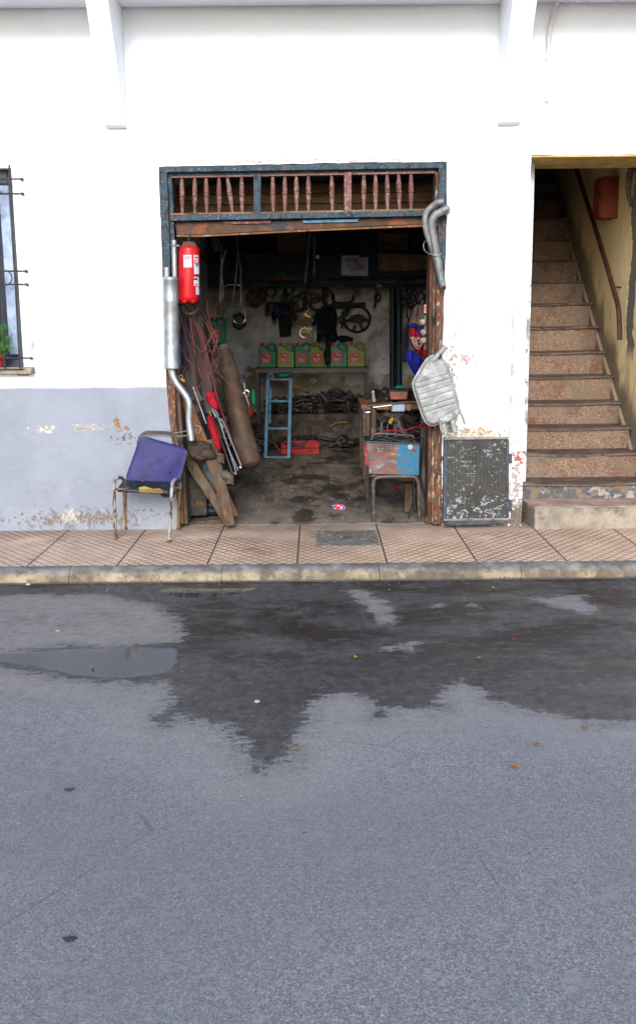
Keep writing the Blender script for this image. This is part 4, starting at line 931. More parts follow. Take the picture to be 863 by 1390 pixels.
c = RL(605.5, 710.3); a = B(); a.lathe(c + Vector((0, -.004, 0)), c + Vector((0, .01, 0)), [(0, .014), (1, .014)], 14); a.put('port', 'print_dark', rd)
for ya, yb_ in ((616, 629), (679, 694)):
    a = B(); rq(a, [(690.6, ya), (694.5, ya), (695, yb_), (690.8, yb_)], .03); a.put('mounting_lug', 'rad_tank', rd, bevel=.003)
    a = B(); rq(a, [(598.8, ya + 4), (600.8, ya + 4), (600.6, yb_ - 4), (598.6, yb_ - 4)], .02); a.put('mounting_lug', 'rad_tank', rd, bevel=.002)

# ------------------------------------------------------------------ chair
ch = thing('chair', G(200, 727), 'broken metal chair with a faded blue backrest hanging askew on the pavement', 'chair')
F1, F2, R1, R2 = G(157.5, 732), G(230, 736), G(172, 718.5), G(242.5, 719)
r = .0125
fr_t = -.30; 
a = B(); a.tube([F1, P(156, 690, F1.y + .01), P(155, 662, F1.y + .02), P(156.5, 652, F1.y + .05), P(161, 648.5, F1.y + .10), P(165, 648.5, R1.y - .10), P(168, 652, R1.y - .05), P(168.8, 660, R1.y - .04)], r, 10); a.put('leg', 'tube_worn', ch)
a = B(); a.tube([P(168.8, 659, R1.y - .04), P(170, 690, R1.y - .01), R1], r, 10); a.put('leg', 'tube_yellow', ch)
a = B(); a.tube([F2, P(232, 690, F2.y + .01), P(233.5, 662, F2.y + .02), P(235, 654, F2.y + .05), P(238.5, 650.5, F2.y + .10), P(242, 650, R2.y - .10), P(244.5, 654, R2.y - .05), P(244.5, 664, R2.y - .04)], r, 10); a.put('leg', 'tube_worn', ch)
a = B(); a.tube([P(244.5, 663, R2.y - .04), P(243, 690, R2.y - .01), R2], r, 10); a.put('leg', 'tube_yellow', ch)
for f in (F1, F2, R1, R2):
    a = B(); a.lathe(f + Vector((0, 0, .0)), f + Vector((0, 0, .02)), [(0, .016), (.7, .016), (1, .013)], 10); a.put('foot_cap', 'rust', ch)
Yb = -.055
a = B(); a.tube([P(181, 655, Yb - .08), P(185, 630, Yb - .05), P(187.5, 605, Yb - .02), P(190, 594, Yb - .01), P(196, 588, Yb), P(204, 586.5, Yb), P(228, 587.5, Yb), P(235, 590, Yb), P(240, 598, Yb - .01), P(243, 620, Yb - .04), P(245, 655, Yb - .08)], .0105, 10, res=4); a.put('back_frame', 'tube_brown', ch)
a = B(); a.tube([P(157, 664, -.37), P(157, 664, -.37) * .5 + P(246, 662, -.2) * .5, P(246, 662, -.2)], .008, 8, False); a.put('cross_bar', 'tube_yellow', ch)
def sheet(b, TL, TR, BR, BL, n, th, curve=0., rnd_=.06, nz=0.):
    TL, TR, BR, BL = map(Vector, (TL, TR, BR, BL)); nrm = (TR - TL).cross(BL - TL).normalized()
    if nrm.y > 0: nrm = -nrm
    V = {}
    for side in (1, -1):
        for i in range(n + 1):
            for j in range(n + 1):
                u, v = i / n, j / n; uu, vv = u * 2 - 1, v * 2 - 1
                k = max(0, abs(uu) ** 8 * abs(vv) ** 8) * rnd_          # rounded corners
                uu *= (1 - k); vv *= (1 - k); u2, v2 = (uu + 1) / 2, (vv + 1) / 2
                p = TL.lerp(TR, u2).lerp(BL.lerp(BR, u2), v2)
                e = min(1, min(1 - abs(uu), 1 - abs(vv)) * 14)
                p = p + nrm * (side * th / 2 * (.35 + .65 * math.sqrt(e)) + curve * (uu * uu - .5) + noise.noise(p * 7) * nz)
                V[side, i, j] = b.bm.verts.new(p)
    for i in range(n):
        for j in range(n):
            b.bm.faces.new([V[1, i, j], V[1, i + 1, j], V[1, i + 1, j + 1], V[1, i, j + 1]]); b.bm.faces.new([V[-1, i, j + 1], V[-1, i + 1, j + 1], V[-1, i + 1, j], V[-1, i, j]])
    for i in range(n):
        for (A, C) in (((i, 0), (i + 1, 0)), ((i, n), (i + 1, n)), ((0, i), (0, i + 1)), ((n, i), (n, i + 1))):
            b.bm.faces.new([V[1, A[0], A[1]], V[1, C[0], C[1]], V[-1, C[0], C[1]], V[-1, A[0], A[1]]])
    return b
a = B(); sheet(a, P(191.5, 590.5, -.085), P(256.5, 609.5, -.12), P(244, 656, -.22), P(169, 654, -.18), 24, .022, .012, .10, .006); a.put('backrest', 'blue_vinyl', ch, sharp=60)
a = B(); sheet(a, P(169, 652, -.15), P(238, 654, -.17), P(233, 669, -.37), P(158, 666, -.36), 18, .028, 0, .05, .004); seat = a.put('seat', 'black_vinyl', ch, sharp=60)
a = B(); sheet(a, P(214, 668, -.34), P(240, 666, -.25), P(236, 676, -.28), P(222, 675, -.33), 6, .008, 0, .1, .01); a.put('torn_cover', 'black_vinyl', ch, sharp=60)
a = B(); a.prism([P(189, 664.5, -.385), P(222, 665.5, -.385), P(221.5, 670, -.385), P(189.5, 668.5, -.385)], (0, .02, 0)); a.put('chipboard_edge', 'foam_brown', seat, bevel=.002)
a = B(); a.puff([(188, 662), (196, 660), (202, 661.5), (207, 663.5), (217, 663), (221, 665.5), (206, 666), (189, 665)], -.375, .008, 2, 1.2, lambda x, y, d: noise.noise(Vector((x, y, 0))) * .005); a.put('exposed_foam', 'foam_yellow', seat)
a = B(); a.puff([(189, 653.5), (194, 652.5), (198, 653.5), (194, 655)], -.20, .005, 2, 1.2); a.put('exposed_foam', 'foam_yellow', seat)

# ------------------------------------------------------------------ left heap in the doorway
tr = thing('wooden_trestle', G(310, 712), 'weathered wooden forked trestle leaning at the left of the doorway', 'trestle')
a = B(); a.plank(P(283, 597, .03), P(314, 713, -.035), 21 * S(), .055, taper=.60, jit=.004, seg=12); a.put('beam', 'dark_wood', tr, bevel=.006)
a = B(); a.plank(P(253, 618, .10), P(312, 711, .0), 15 * S(), .05, taper=.85, jit=.004, seg=12); a.put('beam', 'dark_wood', tr, bevel=.006)
a = B(); a.plank(P(293, 672, .0), P(301, 670, .0), .03, .03, jit=.002); a.put('cross_peg', 'dark_wood', tr, bevel=.003)
for x, y in ((299.5, 622), (312, 651)):
    a = B()
    for k in range(5): a.tube([P(x - 4, y - 5 + k * 2.6, -.04), P(x, y - 6 + k * 2.6, -.055), P(x + 4.5, y - 4 + k * 2.6, -.03)], .0055, 6, res=3)
    a.put('rope_binding', M('rope', (.30, .20, .13), .9, bump=.5) if 'rope' not in mt else 'rope', tr)
a = B(); a.puff([(299, 641), (306, 638), (313, 642), (315, 649), (309, 653), (302, 650)], -.03, .03, 4, 2); a.put('rag_wrap', 'rag', tr)
a = B(); a.puff([(255, 606), (262, 600), (275, 598), (286, 602), (292, 612), (297, 620), (291, 623), (280, 625), (268, 626), (260, 621), (255, 614)], .0, .07, 8, 2, lambda x, y, d: noise.noise(Vector((x * .15, y * .15, 0))) * .02); a.put('leather_saddle', 'leather', label='cracked brown leather saddle slung over the wooden trestle', cat='saddle')
pk = B(); pk.plank(P(236, 500, .22), P(320, 700, .14), 9 * S(), .022, taper=.8, seg=6, jit=.002); pk.put('plank', 'orange_wood', bevel=.002, label='long orange stained plank behind the wooden trestle', cat='plank', group='planks leaning in the heap')
pk = B(); pk.plank(P(250, 535, .18), P(275, 600, .10), 14 * S(), .02, seg=4, jit=.003); pk.put('plank', 'orange_wood', bevel=.002, label='short wide orange plank leaning behind the bent tailpipe', cat='plank', group='planks leaning in the heap')
pk = B(); pk.plank(P(263, 605, .25), P(300, 690, .2), 15 * S(), .02); pk.put('sheet_metal', M('blue_grey_sheet', (.15, .19, .215), .5, .3, layers=[((.08, .08, .08), 12, .5, .66)], bump=.2), bevel=.002, label='blue grey metal sheet between the two trestle beams', cat='metal sheet')
pk = B(); pk.plank(P(251, 425, .5), P(263, 560, .45), 16 * S(.5), .02, seg=5, jit=.002); pk.put('board', 'grey_board', label='dusty grey board standing behind the tangle of red hoses', cat='board', group='grey boards in the heap')
pk = B(); pk.plank(P(268, 430, .8), P(286, 560, .7), 13 * S(.8), .02, seg=5, jit=.002); pk.put('board', 'grey_board', label='narrow grey board leaning nearest the brown metal tube', cat='board', group='grey boards in the heap')
pk = B(); pk.plank(P(246, 500, .4), P(256, 545, .38), 17 * S(.4), .02, seg=5, jit=.003); pk.plank(P(262, 525, .42), P(272, 545, .4), 10 * S(.4), .02); pk.put('board', 'grey_board', label='pale broken board under the dark rubber roll', cat='board', group='grey boards in the heap')
a = B(); a.lathe(P(250.5, 430, .3), P(251.5, 497, .3), [(0, .001), (0, 5.2 * S(.3)), (.05, 5.6 * S(.3)), (.95, 5.6 * S(.3)), (1, 5 * S(.3)), (1, .001)], 18); a.put('rubber_roll', M('dark_blue_rubber', (.035, .045, .07), .5, bump=.2), label='dark upright rubber roll beside the silver silencer', cat='roll')
# big brown tube
gc = thing('metal_tube', G(345, 636), 'big dusty brown metal tube with a rounded foot leaning at the left', 'tube')
ptop, pbot = P(304, 476, 1.25), P(340, 636, .95)
s = S(1.1); a = B(); a.lathe(ptop, pbot, [(0, .001), (0, 9 * s), (.02, 11 * s), (.5, 14 * s), (.93, 16.5 * s), (.965, 15.5 * s), (.99, 11 * s), (1, .001)], 26); a.put('shell', 'roll', gc)
a = B(); a.lathe(ptop, ptop + (ptop - pbot) * .05, [(0, 9.4 * s), (.2, 10 * s), (.8, 8.5 * s), (1, 5 * s)], 18); a.put('cloth_cap', 'rag', gc)
# hoses
hs = thing('hose_bundle', P(270, 600, .2), 'tangle of thin dusty red hoses hanging below the fire extinguisher', 'hoses')
HP = [[(250, 412), (258, 430), (262, 460), (268, 490), (276, 520), (290, 545), (300, 575)],
      [(258, 412), (270, 440), (281, 480), (290, 520), (300, 555), (312, 590), (314, 600), (308, 610)],
      [(262, 414), (280, 440), (294, 470), (297, 490), (290, 505), (282, 500), (276, 480), (272, 465)],
      [(246, 415), (248, 440), (256, 470), (258, 500), (250, 520), (249, 505), (256, 495)],
      [(254, 414), (264, 450), (262, 480), (270, 505), (280, 530), (279, 545), (270, 550)],
      [(268, 415), (277, 425), (287, 455), (291, 470), (287, 495), (293, 525), (287, 550)],
      [(249, 420), (255, 450), (264, 465), (274, 478), (284, 462), (290, 450)],
      [(251, 500), (249, 520), (255, 532), (268, 528), (276, 510), (274, 480), (270, 440), (262, 418)],
      [(272, 440), (284, 470), (296, 505), (310, 520), (322, 545), (330, 560)],
      [(256, 420), (266, 440), (276, 470), (280, 500), (284, 530), (283, 550)],
      [(283, 430), (281, 410), (285, 440), (295, 460), (288, 478), (279, 470)],
      [(243, 412), (246, 430), (244, 460), (250, 480), (262, 500), (266, 520), (260, 535)]]
for i, h_ in enumerate(HP):
    a = B(); Yh = .12 + (i * 37 % 11) * .03; a.tube([P(x, y, Yh + .02 * math.sin(j * 1.7 + i)) for j, (x, y) in enumerate(h_)], .0052 if i != 1 else .0075, 7); a.put('hose', 'hose_red', hs)
a = B(); a.tube([P(244, 416, .1), P(252, 410, .1), P(262, 412, .1), P(268, 420, .1), P(258, 426, .1), P(247, 422, .1)], .014, 8, closed=True); a.put('tie', 'leather', hs)
# red plush things, chrome rods
a = B(); a.puff([(279, 533), (286, 530), (293, 535), (297, 548), (298, 556), (290, 557), (282, 546)], .1, .04, 4, 2); a.put('rag', 'red_fabric', label='bright red rag stuffed between hoses above the red plush pad', cat='rag')
a = B(); a.puff([(281, 566), (285, 563), (290, 567), (294, 580), (299, 595), (301, 607), (299, 615), (295, 611), (288, 596), (282, 578)], -.01, .045, 4, 1.6, lambda x, y, d: noise.noise(Vector((x * .4, y * .4, 0))) * .008); a.put('plush_pad', 'red_fabric', label='long red plush pad above the wooden trestle', cat='pad')
for i, (x0, y0, x1, y1, m_) in enumerate(((262, 525, 280, 575, 'chrome'), (289, 557, 318, 640, 'chrome'), (299, 572, 325, 632, 'chrome'), (294, 579, 316, 644, 'tube_brown'), (303, 592, 323, 638, 'chrome'), (284, 558, 300, 600, 'yellow_paint'))):
    a = B(); Yq = .05 + .03 * i
    if i in (1, 2): a.tube([P(x0 + 4, y0 + 9, Yq), P(x0, y0, Yq), P(x0 + 3, y0 - 1, Yq), P((x0 + x1) / 2 + 3, (y0 + y1) / 2, Yq), P(x1 + 2, y1, Yq), P(x1, y1 + 2, Yq)], .007, 8, True)
    else: a.rod(P(x0, y0, Yq), P(x1, y1, Yq), .0065)
    a.put('metal_rod', m_, label=('bright thin rod slanting above the red rag', 'bent bright rod left of the looped pair beside the red plush pad', 'bent pale rod nearest the big brown tube', 'dull brown rod under the red plush pad', 'straight bright rod ending low by the rope binding', 'yellow rod just right of the red plush pad')[i], cat='rod', group='thin rods leaning beside the red plush pad')
a = B(); a.tube([P(236, 588, -.05), P(248, 586, -.06), P(260, 584, -.06), P(270, 588, -.04), P(272, 580, -.03), P(263, 577, -.04)], .0035, 6); a.tube([P(233, 592, -.04), P(246, 592, -.07), P(258, 590, -.08), P(268, 582, -.05)], .0035, 6); a.put('wire', 'wire_pale', label='pale wire looped round the end of the bent tailpipe', cat='wire')
a = B(); a.box(P(248.5, 516, -.03), (.032, .02, .018), (0, R(35), 0)); a.ring(P(246, 512, -.03), .012, .016, .003, n=12, seg=5); a.put('padlock', 'yellow_paint', label='small yellow padlock on the left post beside the bent pipe', cat='padlock')
# dark things at the foot of the heap
a = B(); a.box(P(262, 668, .42), (.2, .3, .34), (0, 0, .2)); a.box(P(262, 668, .42) + Vector((0, -.01, .18)), (.22, .32, .02), (0, 0, .2)); a.put('metal_box', 'dark_iron', bevel=.01, label='dark metal box in shade behind the chair leg', cat='box')
a = B()
for k in range(3): a.ring(P(288, 688, .55) + Vector((0, 0, -.02 + k * .05)), .16, .16, .035, nrm=(0, .12, 1), seg=10, n=28)
a.put('coiled_belt', 'black_plastic', label='thick black coil lying in the shade under the trestle', cat='coil')
a = B(); a.box(P(271, 682, .30), (.07, .05, .035), (.2, .1, .5)); a.put('wood_block', 'orange_wood', bevel=.004, label='small orange wood block in the dark under the trestle', cat='block')
a = B(); a.plank(P(247, 711, .16), P(300, 706, .30), .06, .03, n=(0, 0, 1)); a.put('floor_batten', 'dark_wood', bevel=.004, label='flat dusty batten on the floor at the left of the doorway', cat='batten')
# blue and red tools behind the tube
a = B(); a.puff([(319, 519), (325, 520), (327, 535), (331, 552), (337, 568), (341, 583), (338, 586), (331, 572), (325, 552), (320, 535)], 2.1, .04, 3, 1.8); a.put('plastic_strip', 'blue_thing', label='bright blue plastic strip between the big brown tube and the shelf leg', cat='strip')
bj = thing('bottle_jack', P(336, 566, 2.3), 'slim red handled tool standing beside the blue strip', 'tool')
a = B(); a.lathe(P(339, 566, 2.3), P(333, 532, 2.3), [(0, .03), (.1, .045), (.5, .035), (.8, .022), (1, .018)], 12); a.put('handle', 'crate_red', bj)
a = B(); a.rod(P(333, 532, 2.3), P(331, 520, 2.3), .012); a.put('shaft', 'chrome', bj)
a = B(); a.puff([(340, 530), (345, 528), (348, 537), (348, 550), (343, 553), (340, 545)], 2.5, .04, 3, 2); a.put('green_bag', 'green_paint', label='dark green bag behind the red handled tool', cat='bag')
for i in range(3):
    a = B(); x = 322 + i * 5; a.tube([P(x, 540 - i * 3, 1.9), P(x + 4, 545, 1.9), P(x + 6, 552, 1.9), P(x + 3, 558, 1.9)], .012, 8); a.ring(P(x + 2, 540 - i * 3, 1.9), .03, .03, .009, n=14, seg=6); a.put('spanner', 'chrome', label=('grey ring spanner hanging closest to the brown tube', 'grey ring spanner hanging in the middle of three by the blue strip', 'grey ring spanner hanging closest to the shelf')[i], cat='spanner', group='spanners beside the blue strip')

# ------------------------------------------------------------------ oil cans
def make_can(col, loc, label, group, W=.205, Hh=.285, Dp=.12):
    t = thing('oil_can', loc, label, 'oil can', group); L = Vector(loc)
    def out_prof(): return [(-.5, .0), (.5, 0), (.5, .62), (.47, .78), (.36, .90), (.20, .94), (.06, .90), (-.06, .84), (-.14, .86), (-.22, .90), (-.44, .90), (-.5, .84)]
    hole = []
    a = B(); o_ = [Vector((L.x + x * W, L.y - Dp / 2, L.z + z * Hh)) for x, z in [(-.5, 0), (.5, 0), (.5, .60), (.44, .66), (.30, .70), (.12, .72), (.02, .80), (-.08, .88), (-.20, .91), (-.44, .91), (-.5, .84)]]
    a.prism(o_, (0, Dp, 0)); a.put('body', col, t, bevel=.014, sharp=50)
    a = B(); a.tube([L + Vector((x * W, 0, z * Hh)) for x, z in ((-.06, .84), (.02, .93), (.18, .98), (.36, .95), (.45, .84), (.455, .62))], .017, 10); a.put('handle', col, t)
    a = B(); c = L + Vector((-.32 * W, 0, .90 * Hh)); a.lathe(c, c + Vector((0, 0, .034)), [(0, .022), (.15, .026), (.9, .026), (1, .022)], 14); a.put('cap', 'cap_red', t)
    a = B(); a.box(L + Vector((-.10 * W, -Dp / 2 - .002, .40 * Hh)), (.56 * W, .003, .42 * Hh)); lb_ = a.put('label', 'can_label', t)
    a = B(); a.lathe(L + Vector((-.07 * W, -Dp / 2 - .004, .46 * Hh)), L + Vector((-.07 * W, -Dp / 2 - .0055, .46 * Hh)), [(0, .022), (1, .022)], 12); a.put('emblem', 'blue_thing', lb_)
    a = B(); a.box(L + Vector((-.02 * W, -Dp / 2 - .006, .50 * Hh)), (.03, .002, .014), (0, .5, 0)); a.put('emblem', 'print_yellow', lb_)
    a = B()
    for k in range(3): a.box(L + Vector((-.10 * W, -Dp / 2 - .0045, (.36 - k * .05) * Hh)), (.09 - k * .015, .002, .005))
    a.put('print', 'paper', lb_)
    a = B()
    for dx in (.24, .32): a.tube([L + Vector((dx * W, -Dp / 2 - .001, z * Hh)) for z in (.12, .4, .62)], .004, 6)
    a.put('moulded_rib', col, t)
    return t
YC = 4.25; base = lambda x: (P(x, 497 - (x - 364) * .004, YC).x, YC, P(431, 498.2, YC).z)
GRP = 'oil cans lined up on the shelf table'
g0 = make_can('green_can', base(364), 'green oil can at the left end of the row on the shelf table', GRP)
l0 = make_can('lime_can', base(388), 'yellow green oil can second from the left end of the row', GRP)
copy_thing(g0, base(411), 'green oil can third from the left in the row on the shelf')
copy_thing(l0, base(433), 'yellow green oil can half hidden by the hanging black cloth strip')
copy_thing(g0, base(459), 'green oil can just right of the hanging black cloth strip')
copy_thing(l0, base(483.5), 'yellow green oil can at the right end under the steering wheel')
for o_ in [o for o in bpy.data.objects if o.name.startswith('oil_can')]: o_.rotation_euler.z = rnd.uniform(-.16, .16)
hc = make_can('green_can', (P(295, 467, 3.2).x, 3.2, P(295, 467, 3.2).z), 'single green oil can perched high at the left above the brown tube', None, W=.195, Hh=.28)
a = B(); a.box(P(294, 469, 3.25), (.26, .24, .02)); a.plank(P(286, 470, 3.25), P(283, 560, 3.2), .04, .04); a.plank(P(303, 470, 3.25), P(306, 560, 3.2), .04, .04); a.put('stand', 'dark_wood', bevel=.004, label='narrow wooden stand carrying the single green oil can', cat='stand')
# shelf table
tb = thing('shelf_table', (P(424, 600, 4.3).x, 4.3, .004), 'narrow black metal shelf table holding six oil cans', 'table')
zt = P(431, 498.2, YC).z; xa, xb = P(347, 500, 4.2).x, P(500, 500, 4.2).x
a = B(); a.box(((xa + xb) / 2, 4.30, zt - .012), (xb - xa, .30, .022)); a.put('top', 'black_metal', tb, bevel=.003)
a = B(); a.box(((xa + xb) / 2, 4.155, zt - .04), (xb - xa, .02, .035)); a.put('front_rail', 'tube_brown', tb)
for xx in (xa + .02, xb - .02):
    for yy in (4.17, 4.43):
        a = B(); a.box((xx, yy, (zt - .024) / 2 + .002), (.035, .03, zt - .028)); a.put('leg', 'black_metal', tb)

# blue ladder frame and red crate
ld = thing('ladder_frame', G(378, 623), 'small light blue welded ladder frame standing on the workshop floor', 'ladder frame')
Yl = G(378, 623).y
def lp(x, y): return P(x, y, Yl + (623 - y) / 110 * .12)
for xs_ in (((363.5, 516), (360.5, 622)), ((394.5, 516), (392, 622))):
    a = B(); a.plank(lp(*xs_[0]), lp(*xs_[1]), .036, .03); a.put('rail', 'sky_blue', ld, bevel=.003)
a = B(); a.plank(lp(367, 528) + Vector((0, .04, 0)), lp(366, 575) + Vector((0, .04, 0)), .02, .02); a.put('rail', 'sky_blue', ld, bevel=.002)
for y, x0, x1 in ((515, 362, 396), (544.5, 362, 394), (581.5, 361, 393), (620.5, 361, 392)):
    a = B(); a.plank(lp(x0, y), lp(x1, y), .024 if y != 515 else .02, .022, n=(0, 1, .01)); a.put('rung', 'sky_blue', ld, bevel=.002)
a = B(); a.tube([lp(362, 514), lp(364, 509), lp(368, 507.5), lp(371, 511), lp(372, 514)], .009, 7); a.ring(lp(367, 509.5), .025, .025, .006, n=12, seg=6); a.put('hook', 'sky_blue', ld)
cr = thing('plastic_crate', G(405, 615), 'flat red plastic crate on the floor behind the blue ladder frame', 'crate')
Yc = G(405, 615).y; z1 = P(405, 599, Yc).z; x0c, x1c = P(383, 612, Yc).x, P(432, 612, Yc).x; cx = (x0c + x1c) / 2; w = x1c - x0c
a = B(); a.box((cx, Yc, .012), (w, .24, .015)); a.put('base', 'crate_red', cr)
for yy in (Yc - .12, Yc + .12):
    a = B(); a.box((cx, yy, z1 * .30), (w, .012, z1 * .36)); a.box((cx, yy, z1 * .76), (w, .012, z1 * .34))
    for k in range(7): a.box((x0c + w * (k + .5) / 7, yy, z1 * .5), (.012, .016, z1 * .96))
    a.put('side', 'crate_red', cr)
for xx in (x0c, x1c):
    a = B(); a.box((xx, Yc, z1 * .52), (.016, .25, z1 * 1.05)); a.put('end_panel', 'crate_red', cr, bevel=.003)
a = B(); a.tube([P(383, 601, Yc - .14), P(398, 605, Yc - .14), P(405, 604, Yc - .14), P(418, 599, Yc - .13)], .01, 7); a.tube([P(385, 603, Yc - .14), P(395, 601, Yc - .14), P(410, 606, Yc - .14), P(414, 603, Yc - .14)], .008, 7); a.put('inner_tube', 'black_plastic', label='black rubber strip draped over the flat red crate', cat='rubber strip')
a = B(); a.rod(P(365, 592, Yc + .1), P(381, 614, Yc - .1), .012); a.put('iron_bar', 'rust', label='short rusty bar slanting behind the blue ladder frame', cat='bar')

# scrap heap on the masonry bench
zl = P(430, 563, lb).z + .0
def scrap(b, n, x0, x1, yh, hmax, rmin=.008, rmax=.022, Y0_=None, Y1_=None, zb_=0., seed=1):
    r2 = random.Random(seed)
    for i in range(n):
        x = r2.uniform(x0, x1); yy = r2.uniform(Y0_, Y1_); z = zb_ + r2.random() ** 1.3 * hmax * (0.5 + .5 * math.sin((x - x0) / (x1 - x0) * math.pi)); an = r2.uniform(-.5, .5); l = r2.uniform(.06, .26); d = Vector((math.cos(an) * l, r2.uniform(-.08, .08), math.sin(an) * l * .6)); c = Vector((x, yy, z + .03))
        k = r2.random(); rr = r2.uniform(rmin, rmax)
        if k < .5: b.tube([c - d / 2, c + Vector((0, r2.uniform(-.03, .03), r2.uniform(-.05, .07))), c + d / 2], rr, 7, res=4)
        elif k < .7: b.box(c, (r2.uniform(.04, .14), r2.uniform(.03, .08), r2.uniform(.02, .07)), (r2.uniform(-.5, .5), r2.uniform(-.5, .5), r2.uniform(0, 3)))
        elif k < .88: b.ring(c, rr * 2.6, rr * 2.6, rr * .6, nrm=(r2.uniform(-.6, .6), -1, r2.uniform(-.6, .9)), n=14, seg=6)
        else: b.lathe(c - d * .2, c + d * .2, [(0, rr), (.3, rr * 1.9), (.6, rr * 1.9), (1, rr)], 10)
xl_, xr_ = P(365, 560, lb).x, GXR - .1
for nm, n, m_, sd_ in (('scrap_heap', 150, 'dark_iron', 1), ('scrap_heap', 90, 'black_plastic', 2), ('scrap_heap', 50, 'tube_brown', 3)):
    a = B(); scrap(a, n, xl_, xr_ - .1, 0, .24, Y0_=lb + .03, Y1_=YB - .1, zb_=zl, seed=sd_)
    a.put(nm, m_, kind='stuff', label=('dark iron scrap parts piled along the masonry bench', 'black rubber and plastic scrap mixed in the bench pile', 'brown tubular scrap mixed in the bench pile')[sd_ - 1], cat='scrap')
a = B(); scrap(a, 60, P(300, 520, 3.5).x, P(352, 520, 3.5).x, 0, .75, Y0_=3.2, Y1_=3.9, zb_=.0, seed=5); scrap(a, 40, P(355, 590, 3.9).x, P(500, 590, 4.2).x, 0, .10, Y0_=4.2, Y1_=lb - .05, zb_=.0, seed=8); a.put('scrap_heap', 'dark_iron', kind='stuff', label='dark scrap parts heaped on the floor under the shelf table', cat='scrap')
a = B(); a.tube([P(335, 500, 4.4), P(362, 510, 4.4), P(390, 520, 4.4), P(420, 532, 4.45)], .03, 9); a.put('wooden_pole', 'brown_wood', label='brown wooden pole lying slanted beneath the shelf table', cat='pole')
a = B(); a.tube([P(428, 531, 4.5), P(434, 534, 4.5), P(440, 541, 4.5), P(443, 545, 4.5)], .012, 8); a.put('chrome_tube', 'chrome', label='short shiny bent tube on top of the scrap pile', cat='tube')
for i, (x0, y0, x1, y1) in enumerate(((470, 560, 476, 568), (474, 558, 479, 566))):
    a = B(); a.rod(P(x0, y0, 4.4), P(x1, y1, 4.35), .010); a.put('bolt', 'chrome', label=('shiny bolt at the right of the scrap pile, left of its pair', 'shiny bolt at the right of the scrap pile, right of its pair')[i], cat='bolt', group='shiny bolts on the scrap pile')
a = B(); a.tube([P(448, 578.5, lb - .03), P(455, 575, lb - .03), P(462, 573.5, lb - .03), P(471, 573.5, lb - .03)], .010, 8); a.put('yellow_strap', 'yellow_paint', label='curved yellow strap hanging over the masonry bench edge', cat='strap')
a = B(); a.puff([(375, 509), (384, 505), (394, 504), (400, 507), (392, 512), (380, 513)], 4.1, .04, 3, 2); a.put('green_cloth', 'green_paint', label='dark green cloth under the shelf table beside the blue frame top', cat='cloth')

# ------------------------------------------------------------------ back wall hangings
YH = YB - .06
sw = thing('steering_wheel', P(485, 452, YH), 'black steering wheel hanging on the grey back wall', 'steering wheel')
cw = P(484, 433, YH); rw = 17.6 * S(YH)
a = B(); a.ring(cw, rw, rw * .98, .017, n=40, seg=10); a.put('rim', 'black_plastic', sw)
a = B(); pts = [(-.55, .25), (.1, .42), (.60, .25), (.66, -.05), (.35, -.40), (-.05, -.38), (-.5, -.30), (-.66, 0)]; a.prism([cw + Vector((x * rw * .9, -.035, z * rw * .9)) for x, z in pts], (0, .05, 0)); a.put('hub', 'black_plastic', sw, bevel=.012)
for an in (R(190), R(350), R(255), R(300)):
    a = B(); d = Vector((math.cos(an), 0, math.sin(an))); a.plank(cw + d * rw * .45, cw + d * rw, .04, .02); a.put('spoke', 'black_plastic', sw, bevel=.004)
a = B(); a.puff([(432, 420), (440, 414), (448, 418), (455, 418), (458, 432), (456, 448), (459, 458), (456, 464), (446, 466), (432, 466), (428, 455), (431, 440), (429, 430)], YH - .02, .09, 6, 2.4, lambda x, y, d: noise.noise(Vector((x * .25, y * .05, 0))) * .03); a.put('black_bag', 'black_fabric', label='black bag hanging on the back wall left of the steering wheel', cat='bag')
a = B(); a.puff([(441, 462), (448, 461), (449, 475), (449, 492), (446, 495), (441, 494), (439, 480), (442, 470)], 4.12, .03, 3, 1.8); a.put('black_cloth', 'black_fabric', label='black cloth strip hanging in front of the oil can row', cat='cloth')
a = B(); a.puff([(455, 459), (462, 455), (472, 456), (480, 459), (478, 463), (462, 465)], 4.35, .06, 3, 2); a.put('beret', 'black_fabric', label='black cap resting on the oil cans below the steering wheel', cat='cap')
a = B(); a.puff([(433, 462), (440, 458), (446, 462), (449, 468), (436, 468)], 4.3, .05, 3, 2); a.put('crumpled_rag', 'rag', label='brown crumpled rag on the oil can beside the black strip', cat='rag')
a = B(); a.puff([(424, 468), (425, 450), (430, 448), (431, 458), (427, 468)], YH - .06, .02, 2, 1.5); a.put('blue_rag', M('pale_blue_rag', (.35, .5, .62), .9, bump=.4), label='small pale blue rag below the shiny chains', cat='rag')
# chains
cn = thing('chain', P(415, 460, YH), 'bunch of shiny chains hanging on the back wall above the cans', 'chain')
for j in range(6):
    a = B(); x = 406 + j * 3.6
    for k in range(9):
        y = 424 + k * 3.9 + (j % 2) * 1.5; a.ring(P(x + math.sin(k + j) * 1.6 - (9 - k) * .12 * (j - 3), y, YH - .03 - .01 * (j % 3)), .015, .021, .0042, nrm=(.5 * math.sin(k * 2.1 + j), -1, .3 * math.cos(k)), n=10, seg=5)
    a.put('strand', 'brass', cn)
a = B(); a.ring(P(413, 452, YH - .06), .055, .06, .006, n=18, seg=6); a.ring(P(418, 426, YH - .04), .03, .03, .009, n=14, seg=6); a.put('ring', 'brass', cn)
